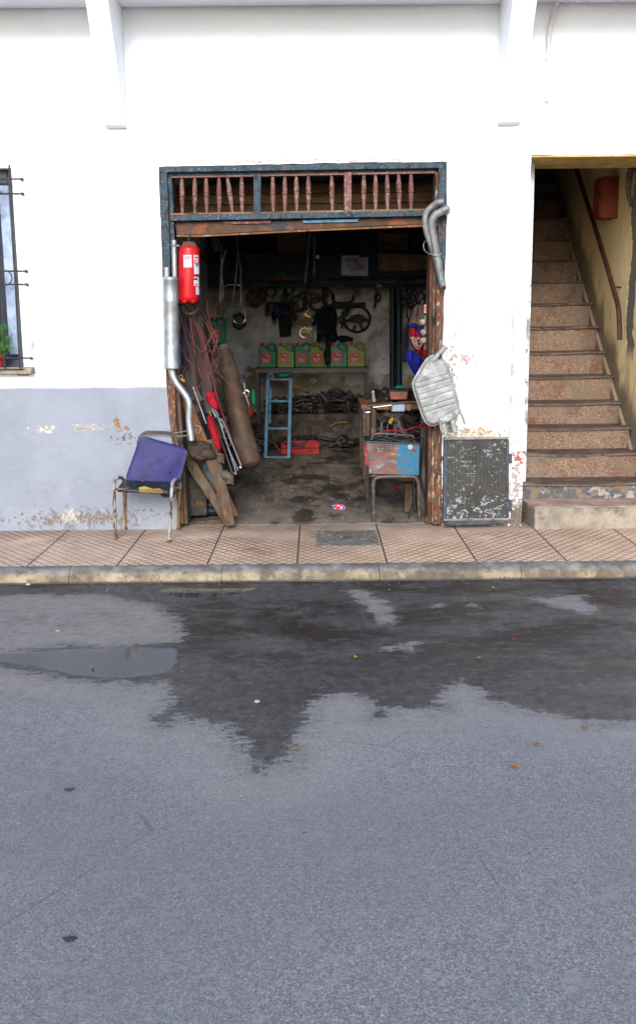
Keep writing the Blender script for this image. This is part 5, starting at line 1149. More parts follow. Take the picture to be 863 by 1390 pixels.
# round grille lamp with bulbs
lm = thing('round_headlamp', P(347, 419, YH), 'round dark headlamp bowl with copper coloured wires on the back wall', 'headlamp')
c = P(347, 405, YH); rr = 11.5 * S(YH); a = B(); a.lathe(c + Vector((0, .05, 0)), c - Vector((0, .06, 0)), [(0, rr * .5), (.3, rr * .8), (.8, rr), (1, rr), (1, rr * .88), (.6, rr * .8), (.4, .001)], 26); a.put('bowl', 'black_metal', lm)
for k in range(9):
    a = B(); a.tube([c + Vector(((k - 4) * .019, -.07, -.07 + .01 * math.sin(k))), c + Vector(((k - 4) * .019 + .006, -.085, 0)), c + Vector(((k - 4) * .018, -.07, .06 - .012 * (k % 3)))], .0045, 6); a.put('wire', 'hose_red' if k % 2 else 'brass', lm)
a = B(); a.ring(c + Vector((0, -.065, 0)), rr, rr, .007, n=26, seg=6); a.put('rim', 'dark_iron', lm)
a = B(); a.rod(P(343.5, 374, YH), P(343.5, 394, YH), .004); a.put('hanger', 'brass', lm)
# tape ring
a = B(); a.ring(P(297, 421, 3.0), 5.4 * S(3), 8.4 * S(3), .014, n=26, seg=8); a.put('tape_ring', 'tape', label='tan ring of tape hanging left of the chrome rack', cat='tape ring')
# chrome luggage rack frame
rk = thing('luggage_rack', P(318, 445, 2.6), 'chrome wire luggage rack hanging high at the left of the workshop', 'luggage rack')
Yr_ = 2.6
paths = [[(301, 334), (300, 365), (299, 392), (299, 410)], [(307, 338), (301, 362), (302, 385), (303, 408)], [(321, 318), (323, 340), (326, 365), (327, 388), (327, 412)],
         [(323, 345), (320, 375), (317, 400), (316, 416)], [(304, 418), (303, 398), (305, 389), (310, 387), (323, 387), (329, 390), (331, 400), (330, 414), (327, 418)],
         [(305, 416), (316, 416), (327, 417)], [(314, 424), (316, 434), (322, 439), (330, 438), (333, 432), (331, 418)], [(304, 405), (306, 420), (314, 424), (326, 421)]]
for pt in paths: 
    a = B(); a.tube([P(x, y, Yr_ + .03 * math.sin(x)) for x, y in pt], .0085, 8); a.put('wire', 'chrome', rk)
a = B(); a.tube([P(320, 318, Yr_), P(317, 305, Yr_), P(315, 290, Yr_)], .004, 6); a.put('hanging_cord', 'cable_black', rk)
a = B(); a.puff([(287, 321), (296, 320), (300, 332), (298, 341), (291, 342), (286, 333)], 2.9, .10, 5, 2); a.put('plastic_bag', M('grey_bag', (.09, .09, .11), .6, bump=.5), label='grey plastic bag hanging high at the left under the lintel', cat='bag')
a = B(); a.puff([(314, 428), (326, 424), (333, 430), (335, 442), (326, 449), (316, 444)], 3.1, .08, 4, 2); a.put('rubber_boot', 'black_plastic', label='black rubber lump hanging beneath the chrome rack', cat='rubber part')
# tool board
to = thing('tool_rail', P(380, 412, YH), 'dark rail of hanging pliers and tools on the back wall', 'tool rail')
a = B(); a.plank(P(360, 412, YH), P(402, 411, YH), .04, .03); a.put('rail', 'dark_board', to)
r3 = random.Random(4)
for i in range(9):
    x = 363 + i * 4.3; L = r3.uniform(14, 32); a = B(); a.tube([P(x, 412, YH - .03), P(x - 1.5, 412 + L * .5, YH - .04), P(x + r3.uniform(-1, 1), 412 + L, YH - .03)], [.012, .016, .006], 7); a.tube([P(x + 2, 412, YH - .03), P(x + 1.5, 412 + L * .5, YH - .045), P(x + 3 + r3.uniform(-1, 1), 412 + L * .95, YH - .03)], [.01, .014, .005], 7); a.put('tool', ('dark_iron', 'chrome', 'black_plastic', 'dark_iron')[i % 4], to)
a = B(); a.puff([(371, 416), (381, 415), (382, 424), (378, 432), (372, 434)], YH - .05, .03, 3, 2); a.put('blue_pouch', M('navy_cloth', (.015, .03, .09), .9, bump=.4), to)
a = B(); a.puff([(380, 412), (394, 411), (396, 430), (395, 456), (380, 458), (378, 436)], YH - .03, .05, 4, 2.2, lambda x, y, d: .012 * math.sin(y * .9)); a.put('ribbed_boot', 'black_plastic', label='dark ribbed rubber part hanging at the right end of the tool rail', cat='rubber part')
r6 = random.Random(9)
for i, (x, y, lab) in enumerate(((357, 400, 'small dark part hanging on a hook just right of the round headlamp'), (386, 400, 'small dark part hanging under the beam between two iron rings'), (398, 428, 'narrow dark part hanging left of the shiny chains'), (428, 430, 'narrow dark part hanging right of the shiny chains'), (463, 432, 'dark hooked part hanging between the black bag and the steering wheel'), (469, 418, 'small dark fitting above the left rim of the steering wheel'), (511, 402, 'dark part hanging near the porcelain fuse on the beam'), (440, 398, 'dark part hanging under the beam above the black bag'), (417, 402, 'dark part hanging under the beam below the grey struts'))):
    a = B(); L = r6.uniform(8, 20); a.tube([P(x, y - 8, YH), P(x + r6.uniform(-3, 3), y, YH - .05), P(x + r6.uniform(-4, 4), y + L, YH - .04)], [.008, .018, .012], 7); a.ring(P(x + 1, y + 2, YH - .05), .035, .045, .012, nrm=(r6.uniform(-.5, .5), -1, 0), n=14, seg=6)
    if i % 2: a.box(P(x - 1, y + L * .6, YH - .05), (.07, .04, .05), (.3, r6.uniform(-.6, .6), 0))
    a.put('machine_part', 'dark_iron' if i % 3 else 'black_plastic', label=lab, cat='machine part', group='dark machine parts hanging on the back wall')
# V belts and hub parts
for i, (x, y, rx, rz, rad, m_) in enumerate(((368, 396, 6, 6, .012, 'dark_iron'), (393, 394, 4.5, 6, .012, 'black_plastic'), (404, 412, 9, 10, .02, 'black_plastic'), (410, 409, 6, 12, .014, 'dark_iron'), (432, 413, 11, 8, .02, 'black_plastic'), (423, 405, 12, 6, .012, 'dark_iron'), (445, 405, 8, 10, .014, 'black_plastic'))):
    a = B(); a.ring(P(x, y, YH - .02 * i), rx * S(YH), rz * S(YH), rad, n=26, seg=7); a.put('drive_belt', m_, label=('small iron ring hanging under the beam left of the belts', 'small black oval belt under the beam', 'round black belt just right of the tool rail', 'narrow tall iron ring beside the round black belt', 'wide black belt above the shiny chains', 'flat wide iron hoop above the chains', 'black belt loop between chains and the steering wheel')[i], cat='belt', group='belts and rings on the back wall')
a = B(); a.tube([P(358, 398, YH), P(364, 388, YH), P(368, 383, YH), P(372, 390, YH), P(376, 396, YH)], .007, 6); a.put('wire_hanger', 'dark_iron', label='bent wire hanger below the beam left of the tool rail', cat='hanger')
hd = thing('brake_disc', P(485, 403, YH), 'small grey disc hanging on the wall above the steering wheel', 'disc')
c = P(485, 397, YH); a = B(); a.lathe(c, c - Vector((0, .02, 0)), [(0, .055), (1, .055), (1, .02)], 20); a.put('disc', M('grey_disc', (.13, .125, .115), .6, bump=.2), hd)
a = B(); a.lathe(c - Vector((0, .02, 0)), c - Vector((0, .028, 0)), [(0, .018), (1, .018)], 12); a.put('hole', 'print_dark', hd)
pb = thing('plastic_bracket', P(465, 412, YH), 'black plastic bracket with knobs left of the small grey disc', 'bracket')
a = B(); a.tube([P(451, 398, YH), P(452, 408, YH), P(458, 411, YH), P(472, 411, YH), P(478, 408, YH), P(480, 400, YH)], .014, 8); a.put('bar', 'black_plastic', pb)
for k in range(5): 
    a = B(); a.lathe(P(457 + k * 3.6, 410, YH - .02), P(457 + k * 3.6, 410, YH - .05), [(0, .012), (1, .010)], 10); a.put('knob', 'dark_iron', pb)
a = B(); a.prism([P(445, 413, YH - .01), P(496, 410, YH - .01), P(496, 418, YH - .01), P(445, 420, YH - .01)], (0, .03, 0)); a.put('tool_shelf', 'dark_board', label='thin dark wall shelf just above the steering wheel', cat='shelf')
# dark beam with hooks, loft panels, boxes, poster, rods
YL = 4.2
a = B(); a.prism([P(283, 373, YL), P(588, 367, YL), P(588, 374, YL), P(283, 381, YL)], (0, .08, 0)); a.prism([P(283, 384, YL + .3), P(588, 384, YL + .3), P(588, 389, YL + .3), P(283, 390, YL + .3)], (0, .06, 0)); a.put('loft_beam', 'dark_board', bld)
a = B(); a.prism([P(330, 345, YL - .02), P(512, 345, YL - .02), P(512, 372, YL - .02), P(330, 375, YL - .02)], (0, .02, 0)); a.put('loft_panel', 'dark_board', bld)
a = B(); a.prism([P(360, 376, YL - .03), P(414, 375, YL - .03), P(414, 380, YL - .03), P(360, 381, YL - .03)], (0, .03, 0)); a.put('batten', 'rust_beam', label='reddish wooden batten nailed along the dark loft beam', cat='batten')
a = B(); a.box(((GXL + GXR) / 2, YL + .38, P(431, 345, YL).z - .02), (GXR - GXL - .02, .70, .03)); a.put('loft_shelf', 'dark_board', bld)
for i, (x0, x1, y0, y1, m_, lab) in enumerate(((376, 416, 312, 345, 'cardboard', 'large brown cardboard box on the loft left of the slanted rods'), (378, 396, 331, 347, 'cardboard', 'small brown box in front of the large one on the loft'), (512, 553, 316, 340, 'cardboard', 'brown cardboard box on the loft above the wide brown panel'), (340, 366, 322, 345, 'dark_board', 'dark box at the left end of the loft'), (436, 478, 318, 345, 'dark_board', 'dark box on the loft just right of the slanted rods'), (486, 508, 322, 345, 'black_plastic', 'black box on the loft above the pinned paper'), (556, 578, 318, 342, 'dark_board', 'dark box on the loft at the far right'))):
    Yq = YL + (.05 if i == 1 else .22); p0, p1 = P(x0, y0, Yq), P(x1, y1, Yq); zb1 = P(431, 345, YL).z - .002; 
    a = B(); a.box(((p0.x + p1.x) / 2, Yq + .12, (p0.z + max(p1.z, zb1)) / 2), (p1.x - p0.x, .24 if i != 1 else .12, abs(p0.z - max(p1.z, zb1)))); t_ = a.put('storage_box', m_, bevel=.004, label=lab, cat='box', group='boxes stored on the loft')
a = B(); a.prism([P(512, 344, YL - .05), P(580, 346, YL - .05), P(578, 366, YL - .05), P(540, 368, YL - .05), P(514, 366, YL - .05)], (0, .03, 0)); a.put('cardboard_sheet', 'cardboard', label='wide flat brown cardboard panel hanging at the right of the loft', cat='cardboard sheet')
a = B(); a.puff([(512, 330), (520, 326), (530, 332), (528, 340), (516, 342)], YL - .05, .06, 4, 2); a.put('bundle', 'rag', label='pale crumpled bundle in front of the loft cardboard box', cat='bundle')
ps = thing('poster', P(481, 374, YL - .03), 'white paper sheet with grey drawings pinned to the dark loft panel', 'poster')
a = B(); a.prism([P(463.5, 347, YL - .045), P(487, 346.5, YL - .045), P(487.5, 349.5, YL - .045), P(499.5, 349, YL - .045), P(499, 374.5, YL - .045), P(463, 373.5, YL - .045)], (0, .004, 0)); a.put('sheet', 'paper', ps)
for (x0, y0, x1, y1) in ((468, 351, 487, 357), (470, 359, 478, 364), (480, 357, 491, 366), (489, 360, 496, 367), (474, 365, 485, 368)):
    a = B(); a.puff([(x0, y0), ((x0 + x1) / 2, y0 - 1), (x1, y0 + 1), (x1 - 1, y1), (x0 + 2, y1 - .5)], YL - .048, .001, 1.5, 2); a.put('drawing', 'print_grey', ps)
for i, (x0, y0, x1, y1) in enumerate(((420.5, 317, 414, 384), (426.5, 320, 426, 378))):
    t_ = thing('shock_absorber', P(x1, y1, YL - .2), ('slanted grey gas strut hanging from the loft, left of the pair', 'upright grey gas strut hanging from the loft, right of the pair')[i], 'gas strut', 'grey gas struts hanging from the loft')
    a = B(); a.rod(P(x0, y0, YL - .2), P(x1, y1, YL - .2), .014 if i else .017, seg=10); a.put('tube', 'grey_pipe', t_)
    a = B(); a.ring(P(x1, y1 + 2, YL - .2), .016, .02, .008, n=12, seg=6); a.put('eye', 'black_metal', t_)
lbp = thing('light_bulb', P(431, 350, YL - .3), 'small bare glass bulb hanging beside the grey struts', 'light bulb')
c = P(431, 349, YL - .3); a = B(); a.lathe(c - Vector((0, 0, .022)), c + Vector((0, 0, .028)), [(0, .002), (.12, .014), (.4, .021), (.7, .016), (1, .010)], 14); a.put('bulb', M('glass_bulb', (.75, .72, .62), .15, bump=0), lbp)
a = B(); a.rod(c + Vector((0, 0, .028)), c + Vector((0, 0, .06)), .011); a.rod(c + Vector((0, 0, .06)), c + Vector((0, 0, .4)), .003); a.put('cord', 'cable_black', lbp)
for i, (x, y, w_, h_, m_) in enumerate(((462, 389, 12, 6, 'grey_board'), (483, 386, 4, 5, 'hose_red'), (515, 388, 7, 4, 'porcelain'), (384, 373, 4, 3, 'grey_pipe'))):
    a = B(); a.puff([(x - w_ / 2, y - h_ / 2), (x + w_ / 2, y - h_ / 2), (x + w_ / 2, y + h_ / 2), (x - w_ / 2, y + h_ / 2)], YL - .05, .02, 2, 1.5); a.put(('tin_lid', 'drawer_knob', 'porcelain_fuse', 'round_bolt')[i], m_, label=('small grey tin lid fixed on the beam above the black bracket', 'small red knob on the beam below the pinned paper', 'small cream porcelain fuse on the dark beam at the right', 'round grey bolt head on the dark beam above the batten')[i], cat=('lid', 'knob', 'fuse', 'bolt')[i])
# teal pipes on the back wall at right
for i, (x, w_) in enumerate(((532.5, 4.0), (541, 4.2))):
    a = B(); a.rod(P(x, 384, YH), P(x, 540, YH), w_ * S(YH), seg=12); a.rod(P(x, 430, YH), P(x, 433, YH), (w_ + .8) * S(YH), seg=12); a.put('wall_pipe', 'teal_pipe' if i else 'black_metal', label=('black vertical pipe on the back wall left of its teal twin', 'dark teal vertical pipe on the back wall beside the black one')[i], cat='pipe', group='vertical pipes on the back wall')
a = B()
r4 = random.Random(11)
for i in range(9):
    x = r4.uniform(545, 575); y = r4.uniform(370, 400); a.tube([P(x, y, 3.2), P(x + r4.uniform(-12, 8), y + r4.uniform(5, 20), 3.1), P(x + r4.uniform(-12, 6), y + r4.uniform(15, 45), 3.2), P(x + r4.uniform(-6, 12), y + r4.uniform(0, 30), 3.2)], .009, 6)
a.put('cable_tangle', 'cable_black', label='tangle of black cables hanging in the dark upper right corner', cat='cables')
a = B(); a.tube([P(543, 398, YH - .03), P(551, 410, YH - .04), P(560, 421, YH - .2)], .010, 7); a.put('diagonal_rod', 'leather', label='thin brown rod slanting above the hanging jacket', cat='rod')

# ------------------------------------------------------------------ clothes at the right jamb
jk = thing('jacket', P(570, 520, 1.0), 'red and blue jacket with a beige letter hanging inside the right jamb', 'jacket')
Yj = 1.05
fold = lambda x, y, d: .018 * math.sin(x * .55 + y * .06) + noise.noise(Vector((x * .12, y * .07, 1))) * .03
a = B(); a.puff([(555, 445), (560, 443), (566, 446), (571, 455), (577, 470), (580, 483), (579, 489), (572, 484), (563, 477), (558, 468), (555, 456)], Yj, .06, 5, 1.8, fold); a.put('red_panel', 'red_fabric', jk, sharp=70)
a = B(); a.puff([(550, 483), (555, 474), (563, 478), (571, 484), (577, 492), (576, 505), (570, 512), (562, 509), (556, 498), (551, 489)], Yj + .01, .055, 5, 1.8, fold); a.put('blue_panel', 'blue_fabric', jk, sharp=70)
a = B(); a.puff([(555, 444), (558, 438), (566, 440), (568, 448), (575, 462), (580, 470), (578, 474), (570, 462), (562, 447)], Yj + .0, .06, 4, 1.8, fold); a.put('blue_collar', 'blue_fabric', jk, sharp=70)
a = B()
for pth in ([(559, 459), (561, 466), (564, 472), (569, 472), (572, 466), (569, 463)], [(557, 459), (562, 459), (563, 465), (566, 470)], [(566, 459), (565, 464), (567, 470), (570, 471)], [(564, 463), (568, 459), (571, 463)]):
    a.tube([P(x, y, Yj - .088 - .012 * math.sin(x)) for x, y in pth], .009, 6)
a.put('letter_applique', 'beige_fabric', jk)
a = B(); a.puff([(560, 419), (566, 413), (574, 414), (577, 424), (577, 440), (572, 446), (564, 444), (557, 446), (555, 440)], Yj + .12, .05, 5, 2, fold); a.put('brown_coat', 'brown_fabric', label='brown coat hanging behind the red and blue jacket', cat='coat')
a = B(); a.puff([(560, 420), (561, 430), (555, 445), (555, 470), (553, 488), (550, 492), (544, 490), (543, 475), (547, 452), (553, 436)], Yj + .25, .05, 4, 2, fold); a.put('black_coat', 'black_fabric', label='narrow black coat hanging left of the red and blue jacket', cat='coat')
# switch strip on jamb
fb = thing('fuse_board', P(578, 472, .3), 'vertical strip of old porcelain fuses on the inside of the right jamb', 'fuse board')
a = B(); a.plank(P(578.5, 428, .30), P(578.5, 474, .30), .035, .02); a.put('backing', 'grey_pipe', fb)
for x, y in ((573.5, 437), (574.5, 451), (574.5, 462)):
    a = B(); a.lathe(P(x, y + 3.5, .26), P(x, y - 3.5, .26), [(0, .016), (.3, .024), (.7, .024), (1, .014)], 12); f_ = a.put('fuse', 'porcelain', fb)
    a = B(); a.box(P(x - 1.5, y, .235), (.012, .01, .018)); a.put('fuse_cap', 'tape', f_)
a = B(); a.prism([P(575.5, 413.5, .26), P(581.5, 413.5, .26), P(581.5, 425, .26), P(575.5, 425, .26)], (0, .006, 0)); sk = a.put('sticker', 'paper', label='small white sticker with a red square on the right jamb', cat='sticker')
a = B(); a.prism([P(576, 415, .257), P(580.2, 415, .257), P(580.2, 422.5, .257), P(576, 422.5, .257)], (0, .002, 0)); a.put('red_square', M('sticker_red', (.7, .06, .03), .5, bump=0), sk)

# ------------------------------------------------------------------ work bench on the right
wb = thing('workbench', G(540, 640), 'cluttered brown wooden workbench on the right behind the rusty charger', 'workbench')
Yw1 = 2.1; zw = P(540, 549, Yw1).z
a = B(); x0w, x1w = P(490, 549, Yw1).x, GXR - .02
a.box(((x0w + x1w) / 2, Yw1 + .4, zw - .025), (x1w - x0w, .8, .05)); a.put('top', 'brown_wood', wb, bevel=.005)
for xx, yy in ((x0w + .05, Yw1 + .05), (x0w + .05, Yw1 + .74), (x1w - .06, Yw1 + .05)):
    a = B(); a.box((xx, yy, (zw - .05) / 2), (.07, .07, zw - .054)); a.put('leg', 'dark_wood', wb, bevel=.004)
a = B(); a.box(((x0w + x1w) / 2 + .05, Yw1 + .4, .32), (x1w - x0w - .15, .6, .03)); a.put('lower_shelf', 'dark_wood', wb)
a = B(); scrap(a, 70, x0w + .1, x1w - .05, 0, .25, Y0_=Yw1 + .1, Y1_=Yw1 + .7, zb_=.335, seed=21); a.put('scrap_parts', 'dark_iron', kind='stuff', label='dark parts crammed on the lower shelf of the workbench', cat='scrap')
a = B(); scrap(a, 26, x0w + .05, x1w - .3, 0, .08, Y0_=Yw1 + .2, Y1_=Yw1 + .7, zb_=zw, seed=24); a.put('loose_parts', 'dark_iron', kind='stuff', label='small dark parts scattered on the workbench top', cat='scrap')
def px_box(b, x0, x1, y0, y1, Y, dp): b.prism([P(x0, y0, Y), P(x1, y0, Y), P(x1, y1, Y), P(x0, y1, Y)], (0, dp, 0))
bx_ = thing('parts_bin', P(540, 543, 1.95), 'terracotta coloured plastic bin with green bits on the workbench', 'bin')
a = B(); a.prism([P(528.5, 531, 2.2), P(553, 531, 2.2), P(552, 542, 2.2), P(530, 542.5, 2.2)], (0, .14, 0)); a.put('tub', 'terracotta', bx_, bevel=.006)
a = B(); px_box(a, 527, 554, 528.5, 531, 2.19, .16); a.put('rim', 'black_plastic', bx_)
a = B(); a.puff([(535, 525), (541, 522.5), (548, 524), (549, 528), (536, 528)], 2.25, .03, 2, 1.5); a.put('green_cloth', 'green_paint', label='green cloth scrap lying on the terracotta bin', cat='cloth')
a = B()
for i in range(12):
    c = P(555, 521, 2.1) + Vector((rnd.uniform(-.03, .03), rnd.uniform(-.03, .03), rnd.uniform(-.04, .05))); a.tube([c, c + Vector((rnd.uniform(-.04, .04), rnd.uniform(-.02, .02), rnd.uniform(0, .05)))], .005, 5, False)
a.put('yellow_brush', 'yellow_paint', label='small yellow bristled brush standing behind the terracotta bin', cat='brush')
sb = thing('parts_box', P(544, 558, 1.7), 'small open carton with a pale blue front below the terracotta bin', 'carton')
a = B(); px_box(a, 532, 549, 549, 558.5, 1.62, .16); a.put('front', M('pale_blue_card', (.30, .38, .48), .7, layers=[((.5, .48, .45), 18, .55, .65)], bump=.1), sb, bevel=.002)
a = B(); a.prism([P(531, 547, 1.60), P(532.4, 547, 1.60), P(532.4, 559, 1.60), P(531, 559, 1.60)], (0, .2, 0)); px_box(a, 549.3, 557, 549, 557, 1.68, .14); a.put('side', 'cardboard', sb)
a = B()
for k in range(5): a.rod(P(536 + k * 2.8, 547.5 - (k % 2), 1.66), P(541 + k * 2.8, 549.5, 1.72), .009)
a.put('yellow_sticks', 'yellow_paint', sb)
a = B(); a.puff([(519, 562), (524, 559.5), (532, 561), (540, 559.5), (547, 561), (548, 565), (540, 567.5), (528, 567.5), (521, 566.5)], 1.5, .06, 3, 1.6, lambda x, y, d: noise.noise(Vector((x * .4, y * .4, 0))) * .02); a.put('cloth_roll', 'rag', label='stained beige cloth roll below the small carton', cat='cloth roll')
cf = thing('tube_frame', G(497, 650), 'bare brown tubular frame standing behind the rusty charger', 'tube frame')
Yt = 1.2
a = B(); a.tube([P(497, 690, Yt), P(495.5, 620, Yt), P(494, 565, Yt), P(494.5, 555, Yt), P(500, 551, Yt), P(513, 550, Yt), P(532, 548, Yt), P(556, 546, Yt), P(575, 547, Yt)], .013, 9); a.put('side_tube', 'tube_brown', cf)
a = B(); a.rod(P(507, 552, Yt + .05), P(507, 680, Yt + .05), .028); a.put('leg', 'tube_brown', cf)
a = B(); a.rod(P(496, 560, Yt - .03), P(502, 559.5, Yt - .03), .015); a.rod(P(506, 553, Yt - .02), P(531, 550, Yt - .02), .008); a.put('chrome_sleeve', 'chrome', cf)
a = B(); a.tube([P(507, 545, 2.0), P(506, 534, 2.0), P(507, 530, 2.0)], [.03, .02, .012], 10); a.put('hand_vice', 'chrome', label='small shiny upright tool on the left end of the workbench', cat='tool')
a = B(); a.tube([P(529, 575, 1.0), P(531, 570, 1.0), P(534, 568, 1.0)], .017, 8, False); a.put('screwdriver', 'yellow_paint', label='stubby yellow handle poking up above the rusty charger', cat='handle')
a = B(); a.tube([P(535, 569, .9), P(540, 571, .9), P(543, 580, .9), P(550, 590, .9), P(556, 597, .9)], .03, 9); a.rod(P(537, 575, .92), P(536, 598, .92), .02); a.put('bent_bracket', 'tube_brown', label='bent brown bracket behind the rusty charger top', cat='bracket')
for i, (x0, y0, x1, y1) in enumerate(((518.5, 574, 516, 592), (526, 576, 526, 592))):
    a = B(); a.rod(P(x0, y0, .75), P(x1, y1, .75), .005); a.put('thin_rod', 'chrome', label=('thin slanted pin standing behind the rusty charger, left one', 'thin upright pin standing behind the rusty charger, right one')[i], cat='pin', group='thin pins behind the charger')

# ------------------------------------------------------------------ stool and charger
Ys = .18
so_ = thing('metal_stool', G(535, 708), 'brown tubular metal stool carrying the rusty charger', 'stool')
zs0 = P(535, 647, Ys).z; rt = .0155; 
def foot(x, y, Yq): p = P(x, y, Yq); return Vector((p.x, Yq, .006))
a = B(); a.tube([foot(507.5, 708, Ys), P(507, 680, Ys), P(506, 662, Ys), P(508, 652, Ys), P(515, 648, Ys), P(535, 647, Ys), P(558, 647, Ys), P(565, 650, Ys), P(568, 658, Ys), P(568.5, 680, Ys), foot(569, 708, Ys)], rt, 10); a.put('front_legs', 'tube_brown', so_)
Yr2 = .52
a = B(); a.tube([foot(500, 700, Yr2), P(499, 680, Yr2), P(499, 655, Yr2), P(504, 646, Yr2), P(556, 645, Yr2), P(561, 652, Yr2), P(562, 680, Yr2), foot(563, 700, Yr2)], rt, 10); a.put('rear_legs', 'dark_iron', so_)
a = B(); a.box(((P(503, 647, Ys).x + P(567, 647, Ys).x) / 2, (Ys + Yr2) / 2, P(535, 645.6, Ys).z), (P(567, 647, Ys).x - P(503, 647, Ys).x, Yr2 - Ys, .016)); a.put('seat', 'dark_wood', so_, bevel=.003)
def charger_mat():
    m, N, b = base_mat('rusted_charger_panel'); x, y, z = N.xyz()
    base_ = N.mix(N.mr(N.noise(7, 6, (1, 1, 2)), .38, .62), (.12, .05, .032), (.18, .088, .062))
    st = N.mr(N.noise(30, 6, (.2, 1, 3.0), off=4), .50, .60); base_ = N.mix(N.math('MULTIPLY', st, .7), base_, (.075, .11, .13))
    base_ = N.mix(N.mr(N.noise(18, 6, (.5, 1, 2), off=9), .60, .66), base_, (.20, .18, .17))
    xb_, xe_ = P(538, 620, Ys).x, P(569, 620, Ys).x
    blue = N.math('MULTIPLY', N.mr(N.math('ADD', x, N.math('MULTIPLY', N.math('SUBTRACT', N.noise(24, 6, off=3), .5), .05)), xb_, xb_ + .008), N.mr(N.noise(24, 7, (.8, 1, 1.6), off=13, rough=.7), .60, .55))
    base_ = N.mix(blue, base_, (.022, .115, .19))
    # louvre slots at upper left
    zl0, zl1 = P(520, 612, Ys).z, P(520, 602.5, Ys).z; xl0, xl1 = P(505, 605, Ys).x, P(534, 605, Ys).x
    inx = N.math('MULTIPLY', N.mr(x, xl0, xl0 + .003), N.mr(x, xl1, xl1 - .003)); inz = N.math('MULTIPLY', N.mr(z, zl0, zl0 + .003), N.mr(z, zl1, zl1 - .003))
    sl_ = N.mr(N.math('SINE', N.math('MULTIPLY', z, 2 * math.pi / .0105)), .0, .5)
    vb = N.mr(N.math('SINE', N.math('MULTIPLY', x, 2 * math.pi / .034)), -.9, -.75)
    sl_ = N.math('MULTIPLY', sl_, vb)
    base_ = N.mix(N.math('MULTIPLY', N.math('MULTIPLY', inx, inz), sl_), base_, (.015,.012,.012))
    finish(N, b, base_, .7, 0, N.noise(50, 6), .4, .004); return m
mt['charger'] = charger_mat()
cg = thing('battery_charger', P(532, 646, Ys), 'rusty battery charger case with flaking orange and blue paint on the stool', 'battery charger')
Yc0 = Ys - .02
a = B(); fpts = [(497, 601), (569.5, 603.5), (568.5, 645.5), (501, 643.5)]; a.prism([P(x, y, Yc0) for x, y in fpts], (0, .30, 0)); a.put('case', 'charger', cg, bevel=.005)
a = B(); a.prism([P(496, 598.5, Yc0 - .006), P(570, 601.5, Yc0 - .006), P(570, 604, Yc0 - .006), P(496, 601.5, Yc0 - .006)], (0, .32, 0)); a.put('lid', 'black_metal', cg, bevel=.002)
a = B(); a.puff([(494.5, 603), (497, 600), (498, 612), (499.5, 628), (499.5, 634), (496.5, 630), (494, 616)], Yc0 - .004, .004, 2, 1.5); a.put('red_side_strip', M('faded_pinkish_red', (.48, .06, .07), .6, layers=[((.5, .25, .22), 30, .55, .63)], bump=.2), cg)
c = P(556.5, 607, Yc0 - .004); a = B(); a.lathe(c, c - Vector((0, .012, 0)), [(0, .022), (.6, .022), (1, .016)], 14); a.put('dial', 'porcelain', cg)
a = B(); a.box(P(562, 611, Yc0 - .004), (.03, .006, .010), (0, .4, 0)); a.put('switch', 'crate_red', cg)
for x in (504, 535, 566):
    for y in (605, 641): a = B(); a.lathe(P(x, y, Yc0 - .0), P(x, y, Yc0 - .006), [(0, .005), (1, .004)], 8); a.put('screw', 'dark_iron', cg)
a = B(); a.tube([P(503, 598, Ys + .05), P(507, 591, Ys + .06), P(516, 588.5, Ys + .06), P(550, 591, Ys + .06), P(560, 592, Ys + .06), P(562, 599, Ys + .05)], .008, 8); a.put('carry_handle', 'tube_brown', cg)
a = B(); a.tube([P(511, 593, Ys + .1), P(515, 587, Ys + .1), P(530, 584.5, Ys + .1), P(545, 585.5, Ys + .1), P(556, 582, Ys + .12), P(567, 579, Ys + .12), P(575, 577, Ys + .12), P(584, 580, .12)], .0065, 7); a.tube([P(570, 577, .22), P(574, 574.5, .2), P(579, 577, .2), P(577, 581, .2), P(571, 580, .2)], .006, 7, closed=True); a.put('power_cable', 'cable_red', label='thin red cable looping over the top of the rusty charger', cat='cable')
for i, pth in enumerate(([(505, 597), (515, 592), (530, 595), (545, 599), (566, 600)], [(508, 594), (520, 597), (536, 598), (556, 597), (570, 594), (574, 600), (571, 640), (575, 670), (580, 695)], [(571, 600), (569, 625), (572, 655), (577, 680), (582, 709)], [(566, 660), (560, 680), (555, 700), (552, 709)])):
    a = B(); a.tube([P(x, y, (.14 if y < 640 and x > 568 else .2) + .03 * i) for x, y in pth], .007, 7); a.put('charger_cable', 'cable_black', label=('black cable lying coiled on the charger lid', 'black cable from the charger lid draped down beside the stool', 'black cable hanging straight down by the right stool leg', 'short black cable end trailing to the floor inside the stool')[i], cat='cable', group='black cables at the charger')
# clutter behind the stool
a = B(); a.plank(P(557, 655, .6), P(556, 706, .6), .10, .10); a.put('dark_post', 'dark_wood', label='short dark wooden post standing behind the stool', cat='post')
a = B(); a.plank(P(577, 560, .35), P(576, 706, .35), .07, .03); a.put('side_board', 'grey_board', bevel=.003, label='grey worn board standing against the right jamb behind the stool', cat='board')
a = B(); a.box(P(540, 697, 1.0), (.3, .2, .12), (0, 0, .3)); a.put('toolbox', 'dark_iron', bevel=.01, label='low dark metal toolbox on the floor seen under the stool', cat='toolbox')
a = B(); a.puff([(575, 709), (577, 702), (580, 700), (581, 708)], .05, .02, 2, 1.5); a.put('paper_scrap', 'rag', label='beige paper scrap against the right jamb on the floor', cat='scrap')
a = B(); a.puff([(532, 658), (537, 654), (540, 662), (536, 667)], 1.0, .02, 2, 1.5); a.put('red_rag', 'crate_red', label='small faded red rag hanging under the stool', cat='rag')

